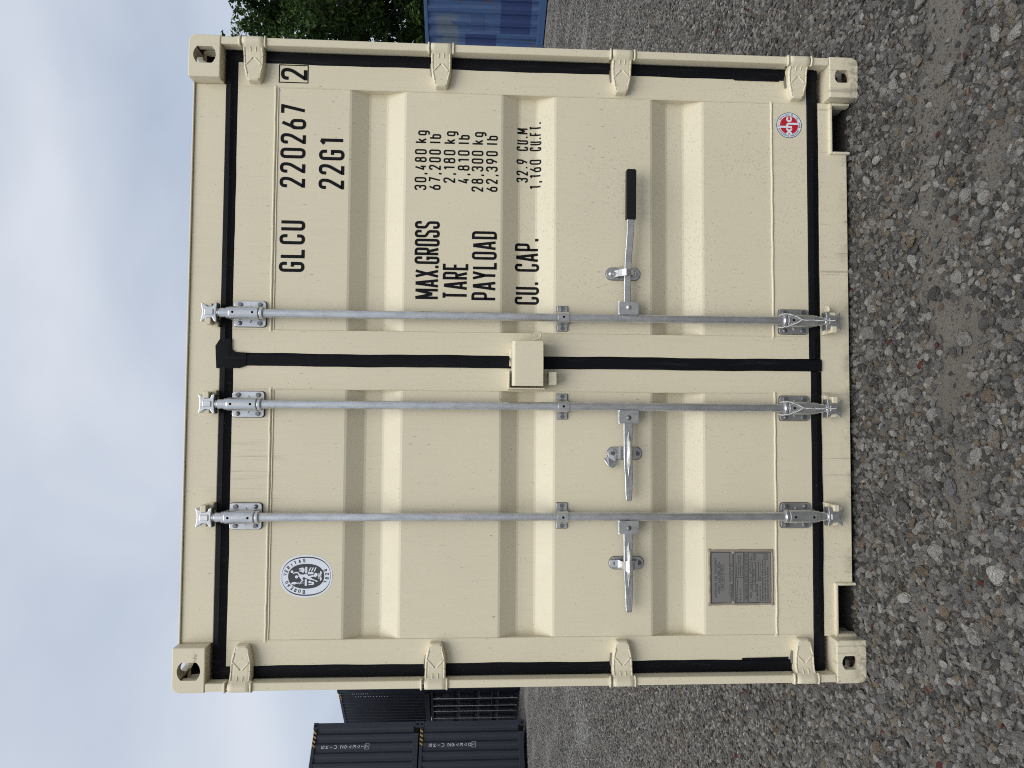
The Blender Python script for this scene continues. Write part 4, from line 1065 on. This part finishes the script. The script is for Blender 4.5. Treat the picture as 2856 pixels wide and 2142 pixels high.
def blue_paint():
    t = NT('faded_blue_paint')
    x = t.axis(1); z = t.axis(2)
    a = t.noise(2.0, 4, .6, (1, 1, .25)); k = t.mix(t.ramp(a, [(.3, 0), (.7, 1)]), (.030, .066, .165), (.046, .092, .205))
    f = t.noise(2.6, 4, .6); spot = t.math('MULTIPLY', t.band(z, 1.86, 2.34, .07), t.band(x, 4.70, 5.55, .08))
    # a bleached patch with its own outline
    k = t.mix(t.math('MULTIPLY', t.ramp(f, [(.40, 0), (.45, .85)]), spot), k, (.10, .125, .145))
    scr = t.noise(1, 5, .7, (2.2, 2.2, 30)); reg = t.ramp(t.noise(1.7, 3), [(.48, 0), (.62, 1)])
    k = t.mix(t.math('MULTIPLY', t.ramp(t.noise(14, 5, .7, (1, 1, .30)), [(.57, 0), (.63, 1)]), t.math('MULTIPLY', reg, .7)), k, (.11, .06, .04))
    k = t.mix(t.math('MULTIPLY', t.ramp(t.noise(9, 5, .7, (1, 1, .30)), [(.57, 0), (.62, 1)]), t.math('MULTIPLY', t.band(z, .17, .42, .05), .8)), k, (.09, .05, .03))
    k = t.mix(t.math('MULTIPLY', t.ramp(t.noise(1, 4, .6, (18, 18, .8)), [(.45, 0), (.75, 1)]), .4), k, (.12, .18, .30))
    t.bump(t.noise(8, 3), .004, .4)
    return t.set(k, .5, 0, .4)
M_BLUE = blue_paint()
M_BLUEPATCH = plain('dark_blue_touch_up_paint', (.016, .035, .12), .45)
M_BLUERAIL = plain('blue_rail_paint', (.045, .092, .20), .5)
M_BLUEMID = plain('mid_blue_touch_up_paint', (.034, .066, .16), .5)

def simple_casting(m, x, y, z, sx, sy, sz, dark=1):
    """8-corner casting block with a dark hole on the end and side faces"""
    m.box(min(x, x - sx * .162), max(x, x - sx * .162), min(y, y - sy * .178), max(y, y - sy * .178), min(z, z - sz * .118), max(z, z - sz * .118))
    cx, cz = x - sx * .081, z - sz * .06
    m.prism([(cx + .03 * cos(a), cz + .038 * sin(a)) for a in np.linspace(0, 2 * pi, 13)[:-1]], y + sy * .0015, y - sy * .02, dark)
    cy = y - sy * .089; n = 12
    q = [(cy + .03 * cos(a), cz + .036 * sin(a)) for a in np.linspace(0, 2 * pi, n + 1)[:-1]]
    m.add([(x + sx * .0015, b, c) for b, c in q] + [(x - sx * .02, b, c) for b, c in q], [tuple(range(n)), tuple(range(2 * n - 1, n - 1, -1))] + [(i, (i + 1) % n, (i + 1) % n + n, i + n) for i in range(n)], dark)
def far_container(loc, rz, L, H, mat, label, front='corr', group=None, rail=None, end_pitch=.24, side_pitch=.278, pocket=None):
    """local frame: front end at y = 0 facing -Y, body towards +Y, x from -1.219 to 1.219"""
    rail = rail or mat
    o = empty('shipping_container', loc, rz, label, 'container', group)
    for sx in (-1, 1):
        for y, sy in ((0, -1), (L, 1)):
            for z, sz in ((0, -1), (H, 1)):
                m = MB(); simple_casting(m, sx * W2, y, z, sx, sy, sz); m.build('corner_casting', [rail, M_DARK], o)
        for y0, y1 in ((.008, .16), (L - .16, L - .008)):
            MB().box(min(sx * 1.08, sx * 1.212), max(sx * 1.08, sx * 1.212), y0, y1, .118, H - .118).build('corner_post', rail, o, .006)
        MB().box(min(sx * 1.15, sx * 1.213), max(sx * 1.15, sx * 1.213), .178, L - .178, H - .085, H - .012).build('top_rail', rail, o, .006)
        if pocket is None or sx > 0:
            MB().box(min(sx * 1.12, sx * 1.213), max(sx * 1.12, sx * 1.213), .178, L - .178, .02, .170).build('bottom_rail', rail, o, .006)
        else:
            m = MB(); e = [.178] + [v for p in pocket for v in (p - .18, p + .18)] + [L - .178]
            for a, b in zip(e[::2], e[1::2]): m.box(sx * 1.213, sx * 1.12, a, b, .02, .170)
            m.build('bottom_rail', rail, o, .006)
            for p in pocket: MB().box(sx * 1.10, sx * 1.05, p - .18, p + .18, .03, .170).build('fork_pocket', M_DARK, o)
        m = MB(); corr(m, .16, L - .16, side_pitch, .038, lambda u, d, v: (sx * (1.206 - d), u, v), .165, H - .08); m.build('side_panel', mat, o)
    m = MB(); corr(m, .1, L - .1, .209, .02, lambda u, d, v: (v, u, H - .014 - d), -1.15, 1.15); m.build('roof_panel', mat, o)
    m = MB(); corr(m, -1.08, 1.08, .25, .04, lambda u, d, v: (u, L - .02 - d, v), .12, H - .08); m.build('end_panel', mat, o)
    MB().box(-1.06, 1.06, .02, .10, H - .10, H - .015).build('header', rail, o, .006)
    MB().box(-.92, .92, .02, .10, .02, .165).build('sill', rail, o, .006)
    MB().box(-1.06, 1.06, .06, .11, .02, .165).build('notch_back', M_DARK, o)
    MB().box(-1.1, 1.1, .2, L - .2, .12, .16).build('floor', M_DARK, o)
    if front == 'corr':
        m = MB(); corr(m, -1.08, 1.08, end_pitch, .042, lambda u, d, v: (u, .028 + d, v), .16, H - .095); m.build('end_panel', mat, o)
    return o
def stacked_letters(o, s, box, x, ztop, h, y, pitch):
    m = MB(); z = ztop; f = lambda a, b, k: (a, y - .0004 * k, b)
    for c in s + box:
        if c == ' ': z -= pitch * .55; continue
        w = (WID.get(c, .41) if c in 'I1' else .62) * h * 1.6
        glyph(m, c, x - w / 2, w, h, h * .15, lambda a, b, k: f(a, b + z - h, k))
        if c == box and z < ztop - 5 * pitch and s.count(c) * 0 == 0 and z == zbox(s, ztop, pitch):
            for e in ((x - .07, z - h - .018, x + .07, z - h - .010), (x - .07, z + .010, x + .07, z + .018), (x - .07, z - h - .0095, x - .062, z + .0095), (x + .062, z - h - .0095, x + .07, z + .0095)):
                m.flat([(e[0], e[1]), (e[2], e[1]), (e[2], e[3]), (e[0], e[3])], y)
        z -= pitch
    m.build('lettering', M_LETTER, o, recalc=False)
def zbox(s, ztop, pitch):
    z = ztop
    for c in s: z -= pitch * (.55 if c == ' ' else 1)
    return z
def hazard(o, x0, x1, z0, z1, y, mat_dark):
    m = MB(); m.box(x0, x1, y, y + .012, z0, z1, 1); n = 4; p = (x1 - x0) / n
    for k in range(n):
        a = x0 + k * p; m.flat([(a, z0), (a + p * .5, z0), (a + p * .95, z1), (a + p * .45, z1)], y - .002, 0)
    m.build('hazard_tape', [M_YEL, M_DARK], o)

# near dark stack: two high containers, end walls towards the yard
d1 = rad(-140.5); ux, uy = cos(d1), sin(d1)                      # along the end wall, from its right corner to the left
rz1 = d1 + pi
cor = Vector((-8.73, 17.62, -.035))
for k, (num, chk, lab) in enumerate((('SKIU 294340', '1', 'slate navy container at the bottom of the near stack, numbered 294340'), ('SKIU 294341', '7', 'slate navy container on top of the near stack, numbered 294341'))):
    c = cor + Vector((ux, uy, 0)) * W2 + Vector((0, 0, k * 2.899))
    o = far_container(c, rz1, 6.058, 2.896, M_STEELBLUE, lab, 'corr', 'dark stacked containers on the left')
    stacked_letters(o, num, chk, .60, 2.62, .082, .026, .112)
    hazard(o, .58, 1.02, 2.800, 2.872, .018, M_DARK)
# stack behind it, turned the other way: door end below, blind end above
d2 = rad(140.0); vx, vy = cos(d2), sin(d2); rz2 = d2 + pi
cor2 = Vector((-8.90, 20.35, -.15))
c = cor2 + Vector((vx, vy, 0)) * W2
o = far_container(c, rz2, 6.058, 2.896, M_NAVY, 'nearly black container with door locking bars at the bottom of the rear stack', 'door', 'dark stacked containers on the left')
for s in (-1, 1):
    m = MB(); lo, hi = (-1.075, -.012) if s < 0 else (.012, 1.075)
    pr = [(.17, 0)]
    for zz in (.68, 1.30, 1.94): pr += [(zz, 0), (zz + .07, .036), (zz + .14, .036), (zz + .21, 0)]
    pr.append((2.76, 0)); N = len(pr)
    m.add([(lo, .05 + d, z) for z, d in pr] + [(hi, .05 + d, z) for z, d in pr], [(i, i + 1, i + 1 + N, i + N) for i in range(N - 1)])
    dd = m.build('door', M_NAVYDOOR, o)
    for xx in ((.17, .62) if s > 0 else (-.62, -.17)):
        bb = MB().tube([(xx, .012, .08), (xx, .012, 2.80)], .020, 10).build('locking_bar', M_GALV, o)
        for zz in (.26, 1.28, 2.62): MB().box(xx - .05, xx + .05, .022, .05, zz - .05, zz + .05).build('bearing_plate', M_BOLT, bb, .005)
        bar = MB(); bar.box(min(xx, xx + s * .36), max(xx, xx + s * .36), -.004, .010, .90, .925); bar.build('handle', M_BOLT, bb, .003)
    m = MB(); m.box(s * .75 - .10, s * .75 + .10, +.046, .0495, 2.30, 2.46); m.build('sticker', M_VDARK, dd)
o = far_container(c + Vector((0, 0, 2.899)), rz2, 6.058, 2.896, M_NAVY, 'nearly black container with ribbed end on top of the rear stack', 'corr', 'dark stacked containers on the left', end_pitch=.18)
for xx, z0, z1 in ((.97, 1.95, 2.45), (.80, 1.35, 2.42)):               # white marking too far off to read
    z = z0
    while z < z1:
        MB().box(xx - .018, xx + .018, .024, .027, z, z + .022).build('marking', M_LETTER, o); z += random.uniform(.06, .10)
hazard(o, .64, 1.02, 2.800, 2.872, .018, M_DARK)
# faded blue container on the right, its long side towards the yard
dB = rad(121.6); bx_, by_ = cos(dB), sin(dB)
pB = Vector((8.41, 11.67, .0)) + Vector((bx_, by_, 0)) * (-1.25)     # middle of the long side
nB = Vector((by_, -bx_, 0))                                          # points into the body
rzB = dB - pi / 2
org = pB + nB * W2 - Vector((bx_, by_, 0)) * (6.058 / 2)
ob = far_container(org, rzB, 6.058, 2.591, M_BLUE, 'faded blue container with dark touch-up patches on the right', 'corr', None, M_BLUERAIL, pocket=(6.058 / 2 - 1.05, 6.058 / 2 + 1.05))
def patch(y0, y1, z0, z1, mat=M_BLUEPATCH):
    m = MB(); n = 12                                                 # touch-up paint follows the folds of the sheet
    us = np.linspace(y0, y1, 40); nn = round((6.058 - .32) / .278); p = (6.058 - .32) / nn
    def dep(u):
        q = ((u - .16) / p) % 1
        return 0 if q < .26 else (q - .26) / .24 * .038 if q < .5 else .038 if q < .76 else (1 - q) / .24 * .038
    N = len(us); m.add([(-(1.206 - dep(u)) - .0025, u, z0) for u in us] + [(-(1.206 - dep(u)) - .0025, u, z1) for u in us], [(i, i + 1, i + 1 + N, i + N) for i in range(N - 1)])
    m.build('touch_up_patch', mat, ob, recalc=False)
e0 = 6.058 / 2 + 1.25
patch(e0 - .3, e0 + .78, .33, .97); patch(e0 + .80, e0 + 1.42, 1.05, 1.72); patch(e0 + .41, e0 + .76, 1.31, 1.60, M_BLUEMID)

# ------------------------------------------------------------------ tree
def leaf_material():
    t = NT('leaf')
    g = t.n('ShaderNodeNewGeometry'); r = g.outputs['Random Per Island']
    c = t.ramp(r, [(0, (.010, .024, .006)), (.4, (.020, .044, .010)), (.75, (.042, .080, .015)), (1, (.11, .15, .032))])
    t.b.inputs['Transmission Weight'].default_value = 0
    m = t.set(c, .6, 0, .2)
    tr = t.n('ShaderNodeBsdfTranslucent'); t.l(t.mix(.5, c, (.05, .10, .015)), tr.inputs[0]); ms = t.n('ShaderNodeMixShader'); ms.inputs[0].default_value = .28
    out = t.t.nodes['Material Output']; t.l(t.b.outputs[0], ms.inputs[1]); t.l(tr.outputs[0], ms.inputs[2]); t.l(ms.outputs[0], out.inputs[0])
    return m
M_LEAF = leaf_material(); M_BARK = plain('bark', (.055, .045, .036), .85, var=.35, sc=9)
def tree(loc, height, spread, seed, label, leaves):
    rg = np.random.default_rng(seed); loc = Vector(loc)
    o = empty('broadleaf_tree', loc, 0, label, 'tree', 'trees beyond the blue container')
    t = MB(); tips = []
    def limb(p, d, L, r, lev):
        n = 5; P = [p]; q = p.copy(); dd = d.copy()
        for i in range(n):
            dd = (dd + Vector(rg.normal(0, .16, 3)) + Vector((0, 0, .05))).normalized(); q = q + dd * L / n; P.append(q.copy())
        t.tube([tuple(a) for a in P], [r * (1 - .6 * i / n) for i in range(n + 1)], 7 if lev < 2 else 5, 0, False)
        if lev == 3:
            tips.append(q); tips.append(P[3]); return
        for k in range(3 if lev else 5):
            f = P[2 + int(rg.integers(0, n - 1))]; a = rg.uniform(0, 2 * pi)
            w = Vector((cos(a), sin(a), rg.uniform(-.15, .75))).normalized()
            limb(f, (dd * .55 + w * .8).normalized(), L * rg.uniform(.55, .75), r * .45, lev + 1)
        if lev: tips.append(q)
    limb(Vector((0, 0, -.3)), Vector((.03, 0, 1)), height * .52, height * .030, 0)
    t.build('trunk', M_BARK, o, recalc=False)
    # leaf sprays: clumps round twig tips plus a filled envelope
    C = [np.array(v) for v in tips]
    rx, rzz, cz = spread, height * .46, height * .55
    while len(C) < 620:
        v = rg.normal(size=3); v /= np.linalg.norm(v); rr = rg.uniform(.45, 1.0) ** .6
        lump = 1 + .16 * sin(5 * v[0] + seed) * sin(4 * v[1] + 2) + .10 * sin(9 * v[2] + 3 * v[0])
        C.append(np.array((v[0] * rx * rr * lump, v[1] * rx * rr * lump, cz + v[2] * rzz * rr * lump)))
    C = np.array(C); C = C[(np.abs(C[:, 0]) < rx * 1.15) & (C[:, 2] < height * 1.03) & (C[:, 2] > 1.0)]
    n = leaves; idx = rg.integers(0, len(C), n); rad_ = rg.uniform(.28, .62, len(C))[idx]
    off = rg.normal(size=(n, 3)); off /= np.linalg.norm(off, axis=1)[:, None]; off *= (rg.uniform(0, 1, n) ** .5 * rad_)[:, None]; off[:, 2] *= .7
    c = C[idx] + off
    nrm = off / (np.linalg.norm(off, axis=1)[:, None] + 1e-6) * .5 + rg.normal(size=(n, 3)) * .55 + np.array((0, 0, .55)); nrm /= np.linalg.norm(nrm, axis=1)[:, None]
    a = np.cross(nrm, rg.normal(size=(n, 3))); a /= np.linalg.norm(a, axis=1)[:, None]; b = np.cross(nrm, a)
    L = (rg.uniform(.055, .110, n))[:, None]; W = L * .52
    v = np.empty((n, 4, 3)); v[:, 0] = c - a * L; v[:, 1] = c + b * W - nrm * W * .3; v[:, 2] = c + a * L; v[:, 3] = c - b * W - nrm * W * .3
    me = bpy.data.meshes.new('crown'); me.from_pydata(v.reshape(-1, 3).tolist(), [], np.arange(4 * n).reshape(n, 4).tolist()); me.materials.append(M_LEAF)
    link('crown', me, o)
tree((12.0, 20.6, 0), 9.0, 4.9, 3, 'tall leafy tree behind the blue container, reaching above the cream one', 100000)
tree((8.6, 24.5, 0), 7.2, 3.6, 8, 'lower tree behind the cream container, left of the tall one', 30000)
